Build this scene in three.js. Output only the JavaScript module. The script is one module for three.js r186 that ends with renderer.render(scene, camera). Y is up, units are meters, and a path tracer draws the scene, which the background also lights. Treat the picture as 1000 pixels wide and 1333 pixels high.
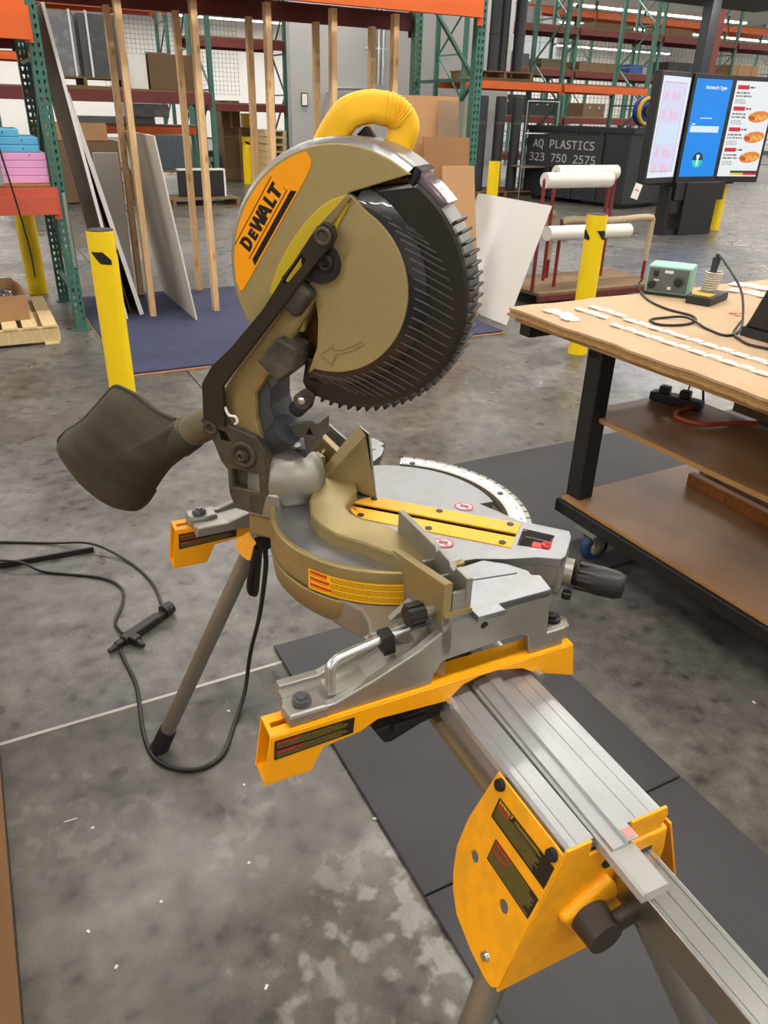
import * as THREE from 'three';
import { RoundedBoxGeometry } from 'three/addons/geometries/RoundedBoxGeometry.js';
import { mergeGeometries, toCreasedNormals } from 'three/addons/utils/BufferGeometryUtils.js';
import { RectAreaLightUniformsLib } from 'three/addons/lights/RectAreaLightUniformsLib.js';

// ---------- camera, renderer, light level ----------
const scene = new THREE.Scene();
scene.background = new THREE.Color(0x000000);
const RAD = Math.PI / 180;
const camera = new THREE.PerspectiveCamera(2 * Math.atan(666.5 / 980) / RAD, 1000 / 1333, 0.05, 150);
camera.position.set(0, 1.5, 0);
camera.rotation.set(-28.0 * RAD, 0, 1.7 * RAD, 'YXZ');
const renderer = new THREE.WebGLRenderer({ antialias: true });
renderer.toneMapping = THREE.LinearToneMapping;
renderer.toneMappingExposure = 1.0;
renderer.shadowMap.enabled = true;
RectAreaLightUniformsLib.init();
const LAMP = 40;            // luminance of the ceiling strips
const LAMP_COLOR = 0xfffaf4;
const TILT = 28;            // heading of the building grid against the camera, degrees
const SAW_TURN = 26.2, TABLE_TURN = 29.5;

// ---------- helpers ----------
let seed = 12345;
const rnd = () => { seed = (seed * 1664525 + 1013904223) % 4294967296; return seed / 4294967296; };
const rr = (a, b) => a + (b - a) * rnd();
const cosT = Math.cos(TILT * RAD), sinT = Math.sin(TILT * RAD);
const E = (x, y, z) => new THREE.Vector3(x * cosT + z * sinT, y, -x * sinT + z * cosT);
const V = (x, y, z) => new THREE.Vector3(x, y, z);
function clean(g) {
  if (g.index) g = g.toNonIndexed();
  for (const k of Object.keys(g.attributes)) if (!['position', 'normal', 'uv'].includes(k)) g.deleteAttribute(k);
  if (!g.attributes.uv) g.setAttribute('uv', new THREE.BufferAttribute(new Float32Array(g.attributes.position.count * 2), 2));
  if (!g.attributes.normal) g.computeVertexNormals();
  g.morphAttributes = {}; g.clearGroups();
  return g;
}
const mg = (...a) => { a = a.flat(3).map(clean); return a.length === 1 ? a[0] : mergeGeometries(a); };
function boxUV(g) {
  g = clean(g); const p = g.attributes.position, n = g.attributes.normal, uv = g.attributes.uv;
  for (let i = 0; i < p.count; i += 3) {
    let nx = 0, ny = 0, nz = 0;
    for (let k = 0; k < 3; k++) { nx += n.getX(i + k); ny += n.getY(i + k); nz += n.getZ(i + k); }
    nx = Math.abs(nx); ny = Math.abs(ny); nz = Math.abs(nz);
    for (let k = i; k < i + 3; k++) {
      if (ny >= nx && ny >= nz) uv.setXY(k, p.getX(k), p.getZ(k));
      else if (nx >= nz) uv.setXY(k, p.getZ(k), p.getY(k));
      else uv.setXY(k, p.getX(k), p.getY(k));
    }
  }
  return g;
}
function rot(g, r) { if (r) { if (r[0]) g.rotateX(r[0] * RAD); if (r[1]) g.rotateY(r[1] * RAD); if (r[2]) g.rotateZ(r[2] * RAD); } return g; }
const bx = (w, h, d, x = 0, y = 0, z = 0, r) => rot(new THREE.BoxGeometry(w, h, d), r).translate(x, y, z);
const rb = (w, h, d, rad, x = 0, y = 0, z = 0, r, s = 2) => rot(new RoundedBoxGeometry(w, h, d, s, Math.min(rad, w / 2.01, h / 2.01, d / 2.01)), r).translate(x, y, z);
function cy(r1, r2, h, x = 0, y = 0, z = 0, axis = 'y', seg = 24, open = false) {
  const g = new THREE.CylinderGeometry(r1, r2, h, seg, 1, open);
  if (axis === 'x') g.rotateZ(-Math.PI / 2); if (axis === 'z') g.rotateX(Math.PI / 2);
  return g.translate(x, y, z);
}
const sph = (r, x, y, z, sx = 1, sy = 1, sz = 1, n = 20) => new THREE.SphereGeometry(r, n, Math.ceil(n * 0.7)).scale(sx, sy, sz).translate(x, y, z);
function shp(pts, holes = []) {
  const s = new THREE.Shape(pts.map((p) => new THREE.Vector2(p[0], p[1])));
  for (const h of holes) s.holes.push(new THREE.Path(h.map((p) => new THREE.Vector2(p[0], p[1]))));
  return s;
}
// extrude an xy outline from z0 to z1
function ext(pts, z0, z1, bev = 0, holes = []) {
  const d = z1 - z0, o = { depth: Math.max(d - 2 * bev, 1e-4), bevelEnabled: bev > 0, bevelSize: bev, bevelThickness: bev, bevelOffset: -bev, bevelSegments: 2, curveSegments: 12 };
  return new THREE.ExtrudeGeometry(shp(pts, holes), o).translate(0, 0, z0 + (bev > 0 ? bev : 0));
}
// extrude an xz plan from y0 to y1
const plan = (pts, y0, y1, bev = 0, holes = []) => ext(pts.map((p) => [p[0], -p[1]]), y0, y1, bev, holes.map((h) => h.map((p) => [p[0], -p[1]]))).rotateX(-Math.PI / 2);
// extrude a zy outline from x0 to x1
const side = (pts, x0, x1, bev = 0, holes = []) => ext(pts.map((p) => [-p[0], p[1]]), x0, x1, bev, holes.map((h) => h.map((p) => [-p[0], p[1]]))).rotateY(Math.PI / 2);
const arc = (cx, cz, r, a0, a1, n = 24, ry = r) => Array.from({ length: n + 1 }, (_, i) => { const a = (a0 + (a1 - a0) * i / n) * RAD; return [cx + r * Math.cos(a), cz + ry * Math.sin(a)]; });
const circ = (cx, cz, r, n = 16) => arc(cx, cz, r, 0, 360 * (n - 1) / n, n - 1);
const tube = (pts, r, seg = 32, rad = 8, closed = false, tens = 0.5) => new THREE.TubeGeometry(new THREE.CatmullRomCurve3(pts.map((p) => p.isVector3 ? p : V(...p)), closed, 'catmullrom', tens), seg, r, rad, closed);
function rod(a, b, r1, r2 = r1, seg = 16) {
  const A = a.isVector3 ? a : V(...a), B = b.isVector3 ? b : V(...b), d = B.clone().sub(A);
  return new THREE.CylinderGeometry(r2, r1, d.length(), seg).applyQuaternion(new THREE.Quaternion().setFromUnitVectors(V(0, 1, 0), d.clone().normalize())).translate((A.x + B.x) / 2, (A.y + B.y) / 2, (A.z + B.z) / 2);
}
function bar(a, b, w, t) {
  const A = a.isVector3 ? a : V(...a), B = b.isVector3 ? b : V(...b), d = B.clone().sub(A);
  return new THREE.BoxGeometry(w, d.length(), t).applyQuaternion(new THREE.Quaternion().setFromUnitVectors(V(0, 1, 0), d.clone().normalize())).translate((A.x + B.x) / 2, (A.y + B.y) / 2, (A.z + B.z) / 2);
}
const lat = (pts, seg = 48, x = 0, y = 0, z = 0, axis = 'y') => { const g = new THREE.LatheGeometry(pts.map((p) => new THREE.Vector2(p[0], p[1])), seg); if (axis === 'x') g.rotateZ(-Math.PI / 2); if (axis === 'z') g.rotateX(Math.PI / 2); return g.translate(x, y, z); };

const used = new Map();
const numbered = (n) => { const k = used.get(n) || 0; used.set(n, k + 1); return k ? n + '_' + String(k).padStart(3, '0') : n; };
function thing(name, label, category, p, turn = 0, group) {
  const o = new THREE.Group(); o.name = numbered(name); scene.add(o);
  if (p) o.position.copy(p.isVector3 ? p : V(...p)); o.rotation.y = turn * RAD;
  o.userData = { label, category }; if (group) o.userData.group = group;
  return o;
}
function part(parent, name, geo, mat, keepUV) {
  const g = Array.isArray(geo) ? mg(geo) : geo.userData.done ? geo : clean(geo);
  const m = new THREE.Mesh(keepUV || geo.userData?.done ? g : boxUV(g), mat);
  m.name = name; m.castShadow = m.receiveShadow = true; parent.add(m);
  return m;
}
const shared = (g) => { g = boxUV(mg(g)); g.userData.done = true; return g; };
function one(name, label, category, geo, mat, p, turn = 0, group, keepUV) {
  const m = part(scene, numbered(name), geo, mat, keepUV);
  if (p) m.position.copy(p.isVector3 ? p : V(...p)); m.rotation.y = turn * RAD;
  m.userData = { label, category }; if (group) m.userData.group = group;
  return m;
}
function struct(name, geo, mat, p, turn = 0, keepUV) {
  const m = part(scene, name, geo, mat, keepUV); if (p) m.position.copy(p); m.rotation.y = turn * RAD;
  m.userData = { kind: 'structure' }; return m;
}

// ---------- procedural textures ----------
function hash(x, y, s) { let h = Math.imul(x, 374761393) ^ Math.imul(y, 668265263) ^ Math.imul(s, 982451653); h = Math.imul(h ^ (h >>> 13), 1274126177); return ((h ^ (h >>> 16)) >>> 0) / 4294967295; }
function vnoise(x, y, per, s) {
  const xi = Math.floor(x), yi = Math.floor(y), fx = x - xi, fy = y - yi, u = fx * fx * (3 - 2 * fx), v = fy * fy * (3 - 2 * fy);
  const w = (a) => ((a % per) + per) % per, a = hash(w(xi), w(yi), s), b = hash(w(xi + 1), w(yi), s), c = hash(w(xi), w(yi + 1), s), d = hash(w(xi + 1), w(yi + 1), s);
  return a + (b - a) * u + (c - a) * v + (a - b - c + d) * u * v;
}
function fbm(u, v, f, oct, s) { let t = 0, a = 0.5, n = 0; for (let i = 0; i < oct; i++) { t += a * vnoise(u * f, v * f, f, s + i * 17); n += a; a *= 0.5; f *= 2; } return t / n; }
function dataTex(n, fn, size, srgb = true) {
  const d = new Uint8Array(n * n * 4), c = [0, 0, 0];
  for (let j = 0; j < n; j++) for (let i = 0; i < n; i++) { fn(i / n, j / n, c); const k = (j * n + i) * 4; for (let q = 0; q < 3; q++) d[k + q] = Math.max(0, Math.min(255, c[q])); d[k + 3] = 255; }
  const t = new THREE.DataTexture(d, n, n); t.wrapS = t.wrapT = THREE.RepeatWrapping; t.magFilter = THREE.LinearFilter; t.minFilter = THREE.LinearMipmapLinearFilter; t.generateMipmaps = true;
  if (srgb) t.colorSpace = THREE.SRGBColorSpace; if (size) t.repeat.set(1 / size, 1 / size); t.needsUpdate = true; return t;
}
function canvasTex(w, h, draw) {
  const c = document.createElement('canvas'); c.width = w; c.height = h; draw(c.getContext('2d'), w, h);
  const t = new THREE.CanvasTexture(c); t.colorSpace = THREE.SRGBColorSpace; return t;
}
const hex = (h) => [(h >> 16) & 255, (h >> 8) & 255, h & 255];
// mottled paint: base colour with soft patches and fine specks of a second colour
const mottle = (base, spot, amt, size, f = 5, s = 1, speck = 0) => { const a = hex(base), b = hex(spot); return dataTex(256, (u, v, c) => { let k = Math.max(0, fbm(u, v, f, 5, s) - 0.42) * amt * 2.2; const sp = vnoise(u * 128, v * 128, 128, s + 90); if (sp > 0.86) k += speck * (sp - 0.86) * 7; k = Math.min(1, k); for (let q = 0; q < 3; q++) c[q] = a[q] + (b[q] - a[q]) * k + (hash(u * 256 | 0, v * 256 | 0, s) - 0.5) * 6; }, size); };
const grain = dataTex(256, (u, v, c) => { const k = 128 + (hash(u * 256 | 0, v * 256 | 0, 5) - 0.5) * 120 + (fbm(u, v, 16, 3, 9) - 0.5) * 120; c[0] = c[1] = c[2] = k; }, 0.09, false);
const std = (o) => new THREE.MeshStandardMaterial(o);
const phy = (o) => new THREE.MeshPhysicalMaterial(o);
const P = (color, roughness = 0.6, metalness = 0, o = {}) => std({ color, roughness, metalness, ...o });
const Tm = (base, spot, amt, size, rough, metal = 0, o = {}, f, s, speck) => std({ color: 0xffffff, map: mottle(base, spot, amt, size, f, s, speck), roughness: rough, metalness: metal, ...o });

// ---------- materials ----------
const M = {
  gold: Tm(0x9f8d5e, 0x7d6c45, 0.35, 0.35, 0.42, 0.55, { bumpMap: grain, bumpScale: 0.00012 }, 5, 3, 0.35),
  goldFlat: Tm(0xa69464, 0x8b7a4e, 0.3, 0.4, 0.5, 0.3, { bumpMap: grain, bumpScale: 0.0001 }, 4, 8, 0.25),
  cast: Tm(0x9d9a92, 0x86806f, 0.4, 0.3, 0.42, 0.7, { bumpMap: grain, bumpScale: 0.00015 }, 6, 4, 0.4),
  armAlu: P(0xc4c4c0, 0.3, 1), rimAlu: P(0x9c9c9a, 0.38, 0.8),
  guardMatte: P(0x1d1812, 0.5),
  mill: Tm(0x949596, 0x7c7c7a, 0.45, 0.25, 0.36, 0.85, {}, 8, 6, 0.1),
  alu: Tm(0xbcbdbe, 0x9a9a98, 0.3, 0.3, 0.4, 0.75, {}, 7, 7, 0.1),
  yellow: Tm(0xf5a700, 0xdd960a, 0.25, 0.3, 0.42, 0, { }, 5, 11, 0.15),
  yellowWorn: Tm(0xf4a600, 0xbd8c22, 0.4, 0.1, 0.5, 0, { bumpMap: grain, bumpScale: 0.00006 }, 6, 12, 0.5),
  yellowGrip: P(0xfcbf14, 0.42),
  yellowPlate: Tm(0xf3ad12, 0xc9a14a, 0.7, 0.12, 0.5, 0, {}, 7, 13, 0.3),
  post: P(0xfad508, 0.4),
  black: P(0x1b1a1a, 0.45),
  blackMatte: P(0x191919, 0.75),
  guard: phy({ color: 0x211a13, roughness: 0.32, clearcoat: 0.3, clearcoatRoughness: 0.3 }),
  guardGloss: phy({ color: 0x15171a, roughness: 0.2, clearcoat: 0.5 }),
  brown: Tm(0x2b2218, 0x4a3d2a, 0.4, 0.2, 0.5, 0.2, { bumpMap: grain, bumpScale: 0.0001 }, 5, 15, 0.5),
  dusty: Tm(0x3a3630, 0x7a6f58, 0.7, 0.13, 0.75, 0.1, { bumpMap: grain, bumpScale: 0.0002 }, 6, 16, 0.8),
  darkCast: Tm(0x4a443a, 0x74684f, 0.6, 0.16, 0.55, 0.4, { bumpMap: grain, bumpScale: 0.00015 }, 6, 17, 0.5),
  bag: Tm(0x39342a, 0x5a4e37, 0.6, 0.35, 0.9, 0, { bumpMap: grain, bumpScale: 0.0004 }, 4, 18, 0.35),
  bagTube: Tm(0x6a5f48, 0x4d4433, 0.5, 0.2, 0.8, 0, {}, 5, 19, 0.4),
  screw: P(0x6f6f6f, 0.35, 0.8), screwDark: P(0x2a2a2a, 0.4, 0.5), zinc: P(0xc3c5c4, 0.28, 0.9),
  red: P(0xc22a34, 0.4),
  legTube: Tm(0x8f887c, 0x7c7466, 0.4, 0.3, 0.36, 0.6, {}, 4, 20, 0.1),
  rubber: P(0x161616, 0.85),
  plate: P(0x3a3a34, 0.3, 0.6),
  green: Tm(0x3c6d5e, 0x2f584b, 0.5, 0.8, 0.5, 0, {}, 4, 21, 0.2),
  orange: Tm(0xdf6420, 0xc8551a, 0.4, 0.9, 0.45, 0, {}, 4, 22, 0.1),
  salmon: Tm(0xc95a40, 0xb04c34, 0.5, 0.7, 0.55, 0, {}, 5, 23, 0.2),
  maroon: Tm(0x6a2622, 0x561d1b, 0.5, 0.9, 0.55, 0, {}, 4, 24, 0.2),
  card: Tm(0xa9825a, 0x94704c, 0.4, 0.6, 0.85, 0, {}, 4, 25, 0.1),
  cardDark: Tm(0x6e573f, 0x5b4734, 0.4, 0.7, 0.85, 0, {}, 4, 26, 0.1),
  white: P(0xe6e4df, 0.6), whiteGloss: P(0xe9e7e2, 0.3), grey: P(0x8f9192, 0.55), greyDark: P(0x4a4c4e, 0.6), charcoal: P(0x26282a, 0.6),
  matRubber: Tm(0x3b3a3c, 0x454447, 0.5, 0.5, 0.72, 0, { bumpMap: grain, bumpScale: 0.0002 }, 5, 27, 0.15),
  steelBlack: P(0x1f1e1d, 0.5, 0.2),
  foil: P(0xb9bbbd, 0.25, 0.8),
};
// timber: straight grain along v
function woodTex(a, b, n, size, s, stretch = 14, knots = 0) {
  const A = hex(a), B = hex(b);
  const kn = Array.from({ length: knots }, (_, i) => [hash(i, 3, s), hash(i, 7, s), 0.01 + 0.012 * hash(i, 9, s)]);
  return dataTex(n, (u, v, c) => {
    let k = 0.5 + 0.5 * Math.sin((fbm(u, v, 4, 2, s) * 3 + u * stretch * 2) * 6.283) * 0.5 + (vnoise(u * 128, v * 6, 128, s + 3) - 0.5) * 0.6; k = k * 0.6 + 0.2;
    for (const q of kn) { const d = Math.hypot((u - q[0]) * 1, (v - q[1]) * 0.55) / q[2]; if (d < 1.6) k = Math.max(k, 1.6 - d + 0.6); }
    for (let q = 0; q < 3; q++) c[q] = A[q] + (B[q] - A[q]) * Math.min(k, 1.8);
  }, size);
}
M.stud = [1, 2, 3].map((s) => std({ map: woodTex(0xe8c79a, 0xcfa573, 256, 0.7, s * 31, 6, 7), roughness: 0.75 }));
M.pallet = std({ map: woodTex(0xe8d2a2, 0xd4b67e, 256, 0.5, 77, 6, 5), roughness: 0.8 });
M.palletOld = std({ map: woodTex(0x8a6f4e, 0x6a5238, 256, 0.5, 78, 6, 5), roughness: 0.85 });
M.beamWood = std({ map: woodTex(0x9a5f22, 0x7a4415, 256, 0.5, 79, 6, 4), roughness: 0.55 });
M.shelf = Tm(0x94704f, 0x6a4c36, 0.8, 0.9, 0.42, 0, {}, 4, 41, 0.1);
M.plyEdge = Tm(0xb0824e, 0x9a6d3c, 0.5, 0.3, 0.7, 0, {}, 5, 43, 0.1);
M.tableTop = Tm(0xc4a682, 0xb0906c, 0.5, 1.1, 0.75, 0, { bumpMap: grain, bumpScale: 0.0002 }, 4, 44, 0.05);
M.paperEdge = Tm(0xb08a58, 0x8d6a3c, 0.7, 0.12, 0.85, 0, {}, 6, 45, 0.3);
M.kraft = Tm(0xb98d5e, 0xa47a4e, 0.4, 0.8, 0.5, 0, {}, 4, 46, 0.05);

// ---------- floor ----------
const SLAB = 4.6;
function concrete(base, s, stains, res = 1024) {
  return dataTex(res, (u, v, c) => {
    const a = fbm(u, v, 5, 6, s), b = fbm(u, v, 30, 4, s + 40), d = fbm(u, v, 3, 3, s + 80), e = fbm(u, v, 120, 2, s + 60), f = hash(u * res | 0, v * res | 0, s);
    let k = 1 + (a - 0.5) * 0.4 + (b - 0.5) * 0.38 + (e - 0.5) * 0.4 + (f - 0.5) * 0.16, w = 0;
    if (e < 0.3) k -= (0.3 - e) * 0.9;
    if (stains) for (const q of stains) { const dx = u * SLAB - q[0], dy = v * SLAB - q[1]; if (Math.abs(dx) > 0.8 || Math.abs(dy) > 0.8) continue; const x = dx * Math.cos(q[4]) + dy * Math.sin(q[4]), y = -dx * Math.sin(q[4]) + dy * Math.cos(q[4]); const r = Math.hypot(x / q[2], y / q[3]); if (r < 1.6) { const n = fbm(u, v, 130, 4, s + 7) * 0.7 + 0.3 * b; w = Math.max(w, q[5] * Math.max(0, Math.min(1, (n - 0.5 - 0.07 * r * r) * 9))); } }
    for (let q = 0; q < 3; q++) { const warm = [1.03, 1, 0.945][q] + (d - 0.5) * [0.12, 0.02, -0.12][q]; c[q] = base * k * warm; c[q] += ([166, 166, 162][q] - c[q]) * w * 0.62; }
  }, SLAB);
}
const roughFloor = dataTex(512, (u, v, c) => { c[0] = c[1] = c[2] = 90 + (fbm(u, v, 6, 5, 61) - 0.5) * 60 + (fbm(u, v, 60, 2, 62) - 0.5) * 50; }, SLAB, false);
const concMat = (s, st, res) => std({ map: concrete(st ? 82 : 90, s, st, res), roughnessMap: roughFloor, roughness: 1.0, metalness: 0, bumpMap: grain, bumpScale: 0.0001 });
{
  const floor = struct('floor', bx(64, 0.1, 62, 0, 0, 0), P(0x2c2b29, 0.9), E(14, -0.062, -15), TILT);
  const rx = 14, rz = -15, g = shared(bx(SLAB - 0.012, 0.02, SLAB - 0.012, 0, 0, 0));
  const gs = [0, 90, 180, 270].map((a) => { const q = g.clone(), u = q.attributes.uv; for (let i = 0; i < u.count; i++) { let x = u.getX(i), y = u.getY(i); for (let k = 0; k < a; k += 90) [x, y] = [-y, x]; u.setXY(i, x + a * 0.013, y + a * 0.007); } q.userData.done = true; return q; });
  const mats = [concMat(301), concMat(311)];
  // the slab under the photographer carries pale lime stains
  const near = concMat(321, [[4.0, 0.86, 0.21, 0.05, -0.38, 1], [4.12, 0.95, 0.09, 0.15, 0.2, 1], [4.0, 1.03, 0.3, 0.2, 0.2, 0.6], [3.9, 0.5, 0.1, 0.2, 0.3, 0.5], [3.97, 0.72, 0.12, 0.05, 0, 0.6], [3.7, 0.3, 0.3, 0.15, 0, 0.35], [3.75, 1.2, 0.3, 0.2, 0.4, 0.45]], 2048);
  let n = 0;
  for (let i = -4; i < 9; i++) for (let j = -9; j < 3; j++) {
    const x0 = 1.05 - SLAB + i * SLAB, z0 = -1.75 + j * SLAB; if (x0 < -16 || x0 > 40 || z0 < -44) continue;
    const isNear = i === 0 && j === 0;
    let q = gs[(i * 7 + j * 3 + 400) % 4];
    if (isNear) { q = g.clone(); const u = q.attributes.uv; for (let k = 0; k < u.count; k++) u.setXY(k, u.getX(k) + SLAB / 2, u.getY(k) + SLAB / 2); q.userData.done = true; }
    const m = part(floor, 'slab', q, isNear ? near : mats[(i + j * 2 + 400) % 2]); m.position.set(x0 + SLAB / 2 - rx, 0.062 - 0.01, z0 + SLAB / 2 - rz); n++;
  }
  // pale sealant in the joints
  part(floor, 'joint_sealant', [bx(60, 0.004, 0.015, 0, 0.0595, -1.75 - rz)], P(0xb0aca4, 0.8));
  part(floor, 'joint_sealant', Array.from({ length: 11 }, (_, i) => bx(0.01, 0.003, 58, 1.05 + (i - 3) * SLAB - rx, 0.054, 0)), P(0x55534f, 0.8));
}
// ---------- shell ----------
const wallMat = Tm(0xeceae6, 0xdfddd8, 0.3, 3, 0.8, 0, {}, 4, 50, 0);
struct('wall_back', bx(64, 6.6, 0.3, 0, 3.3, 0), wallMat, E(14, 0, -44), TILT);
struct('wall_front', bx(64, 6.6, 0.3, 0, 3.3, 0), wallMat, E(14, 0, 10), TILT);
struct('wall_left', bx(0.3, 6.6, 54, 0, 3.3, 0), wallMat, E(-17, 0, -17), TILT);
struct('wall_right', bx(0.3, 6.6, 54, 0, 3.3, 0), wallMat, E(44, 0, -17), TILT);
struct('ceiling', bx(64, 0.2, 56, 0, 0, 0), P(0xcfcdc8, 0.9), E(14, 6.6, -17), TILT);
// partition with the conduits, behind the racks
struct('wall_partition', bx(5.2, 6.2, 0.2, 0, 3.1, 0), Tm(0xa9a8a6, 0x9d9c9a, 0.4, 2, 0.75, 0, {}, 4, 51, 0), E(8.75, 0, -16.1), TILT);

// ---------- ceiling lights: long strip fixtures ----------
const stripGlow = std({ color: 0xffffff, emissive: LAMP_COLOR, emissiveIntensity: 9, roughness: 0.6 });
{
  const body = shared(bx(9, 0.08, 0.26, 0, 0.06, 0)), lens = shared(rb(8.96, 0.05, 0.22, 0.02, 0, 0, 0));
  const rods = shared([rod([-3.5, 0.1, 0], [-3.5, 1.4, 0], 0.012), rod([3.5, 0.1, 0], [3.5, 1.4, 0], 0.012)]);
  const rows = [[5.2, 'behind'], [0.2, 'over'], [-4.8, 'over'], [-9.8, 'over'], [-15, 'far'], [-20.5, 'far'], [-26, 'far'], [-30.8, 'far'], [-35.6, 'far'], [-40.4, 'far']];
  rows.forEach(([z], r) => [-7.5, 3.5, 14.5, 25.5, 36].forEach((x, k) => {
    const seen = z < -28 && x > 14;
    const t = thing('strip_light', seen ? 'long white ceiling strip light glowing far behind the racks on the right' : 'long white ceiling strip light over the warehouse floor', 'light', E(x, 5.1, z), TILT, seen ? 'far strip lights' : 'overhead strip lights');
    part(t, 'housing', body, M.white); part(t, 'hanger', rods, M.zinc); part(t, 'diffuser', lens, stripGlow);
    const l = new THREE.RectAreaLight(LAMP_COLOR, LAMP, 8.9, 0.22); l.position.set(0, -0.035, 0); l.rotation.x = -Math.PI / 2; l.castShadow = true; t.add(l);
  }));
}

// ---------- printed labels ----------
function fineText(c, x0, y0, w, h, lines, col, s, lw = 1) {
  c.fillStyle = col; let q = s * 97 + 3; const R = () => { q = (q * 16807) % 2147483647; return q / 2147483647; };
  const lh = h / lines;
  for (let i = 0; i < lines; i++) { let x = x0; const end = x0 + w * (0.86 + 0.14 * R()); while (x < end) { const ww = (2 + R() * 7) * lw; c.fillRect(x, y0 + i * lh + lh * 0.2, Math.min(ww, end - x), lh * 0.5); x += ww + 2 * lw; } }
}
const decalMat = (t, rough = 0.4) => std({ map: t, roughness: rough });
// a thin printed quad spanned by four corners (u runs a->b, v runs a->d), raised off its surface
function quad(a, b, c, d, raise = 0.0007, nu = 1, nv = 1) {
  const A = V(...a), B = V(...b), Cc = V(...c), D = V(...d), n = B.clone().sub(A).cross(D.clone().sub(A)).normalize();
  const g = new THREE.PlaneGeometry(1, 1, nu, nv), p = g.attributes.position, uv = g.attributes.uv;
  for (let i = 0; i < p.count; i++) { const u = uv.getX(i), v = uv.getY(i); const q = A.clone().multiplyScalar((1 - u) * (1 - v)).addScaledVector(B, u * (1 - v)).addScaledVector(Cc, u * v).addScaledVector(D, (1 - u) * v).addScaledVector(n, raise); p.setXYZ(i, q.x, q.y, q.z); }
  g.computeVertexNormals(); return clean(g);
}
const tWarn = canvasTex(512, 150, (c, w, h) => { c.fillStyle = '#14120c'; c.fillRect(0, 0, w, h); fineText(c, 14, 12, 480, 56, 4, '#8f8230', 4, 1.5); fineText(c, 14, 80, 480, 60, 4, '#8f8230', 5, 1.5); c.fillStyle = '#a51d20'; c.fillRect(12, 12, 150, 16); c.fillRect(12, 82, 165, 18); });
const tPlateA = canvasTex(512, 160, (c, w, h) => { c.fillStyle = '#14120c'; c.fillRect(0, 0, w, h); fineText(c, 14, 48, 420, 100, 8, '#8a7d34', 6, 1.4); c.fillStyle = '#e7c21a'; c.font = 'bold 34px sans-serif'; c.fillText('DEWALT', 12, 34); c.fillStyle = '#b0201f'; c.fillRect(12, 42, 110, 20); fineText(c, 170, 14, 250, 24, 2, '#c9a91e', 7, 1.4); });
const tPlateB = canvasTex(512, 180, (c, w, h) => { c.fillStyle = '#1a170e'; c.fillRect(0, 0, w, h); fineText(c, 8, 8, 490, 164, 10, '#8a7d34', 9, 1.4); c.fillStyle = '#b0201f'; c.fillRect(8, 8, 200, 18); c.fillRect(8, 70, 160, 18); });
const tDrum = canvasTex(1024, 220, (c, w, h) => { c.fillStyle = '#f6b60c'; c.fillRect(0, 0, w, h); for (let i = 0; i < 3; i++) { fineText(c, 210, 18 + i * 66, 780, 54, 3, '#6d4c10', 20 + i, 2); c.fillStyle = '#cf2a1a'; c.fillRect(18, 16 + i * 68, 160 + i * 20, 30); fineText(c, 18, 52 + i * 68, 180, 14, 1, '#7a4a10', 30 + i, 2); } });
const tLogo = canvasTex(1024, 512, (c, w, h) => {
  c.fillStyle = '#ffa600'; c.fillRect(0, 0, w, h); c.fillStyle = c.strokeStyle = '#17130c';
  const put = (t, x, y, size, wd) => { c.save(); c.translate(x, y); c.transform(1, 0, -0.05, 1, 0, 0); c.font = 'bold ' + size + 'px sans-serif'; c.scale(wd / c.measureText(t).width, 1); c.fillText(t, 0, 0); c.lineWidth = 9; c.strokeText(t, 0, 0); c.restore(); };
  put('D', 272, 414, 122, 84); put('E', 366, 414, 92, 58); put('W', 430, 414, 122, 118); put('A', 532, 414, 122, 88); put('L', 626, 414, 122, 66); put('T', 692, 414, 122, 80);
  c.fillRect(238, 298, 558, 7); c.fillRect(238, 434, 560, 7);
  c.font = '20px sans-serif'; c.fillText('\u00ae', 782, 424);
  c.beginPath(); c.moveTo(225, 497); c.lineTo(832, 497); c.lineTo(808, 459); c.lineTo(252, 459); c.fill();
});
const tNoHand = canvasTex(128, 128, (c) => { c.fillStyle = '#b4b5b6'; c.fillRect(0, 0, 128, 128); c.lineWidth = 13; c.strokeStyle = '#c33'; c.beginPath(); c.arc(64, 64, 55, 0, 7); c.stroke(); c.fillStyle = '#2c2a28'; c.beginPath(); c.ellipse(64, 64, 28, 17, -0.3, 0, 7); c.fill(); for (let i = 0; i < 4; i++) c.fillRect(44 + i * 11, 36, 7, 24); c.beginPath(); c.moveTo(30, 30); c.lineTo(98, 98); c.stroke(); });
const tScale = canvasTex(1024, 96, (c, w, h) => { c.fillStyle = '#dcdbd6'; c.fillRect(0, 0, w, h); c.fillStyle = '#3a3936'; for (let i = 0; i <= 90; i++) { const L = i % 10 === 0 ? 46 : i % 5 === 0 ? 36 : 22; c.fillRect(8 + i * 11.2, 0, 3, L); } c.font = 'bold 26px sans-serif'; for (let i = 0; i <= 8; i++) c.fillText(String(Math.abs(50 - i * 10)), 4 + i * 112, 78); fineText(c, 60, 84, 900, 10, 1, '#8a8880', 8, 3); });

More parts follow.
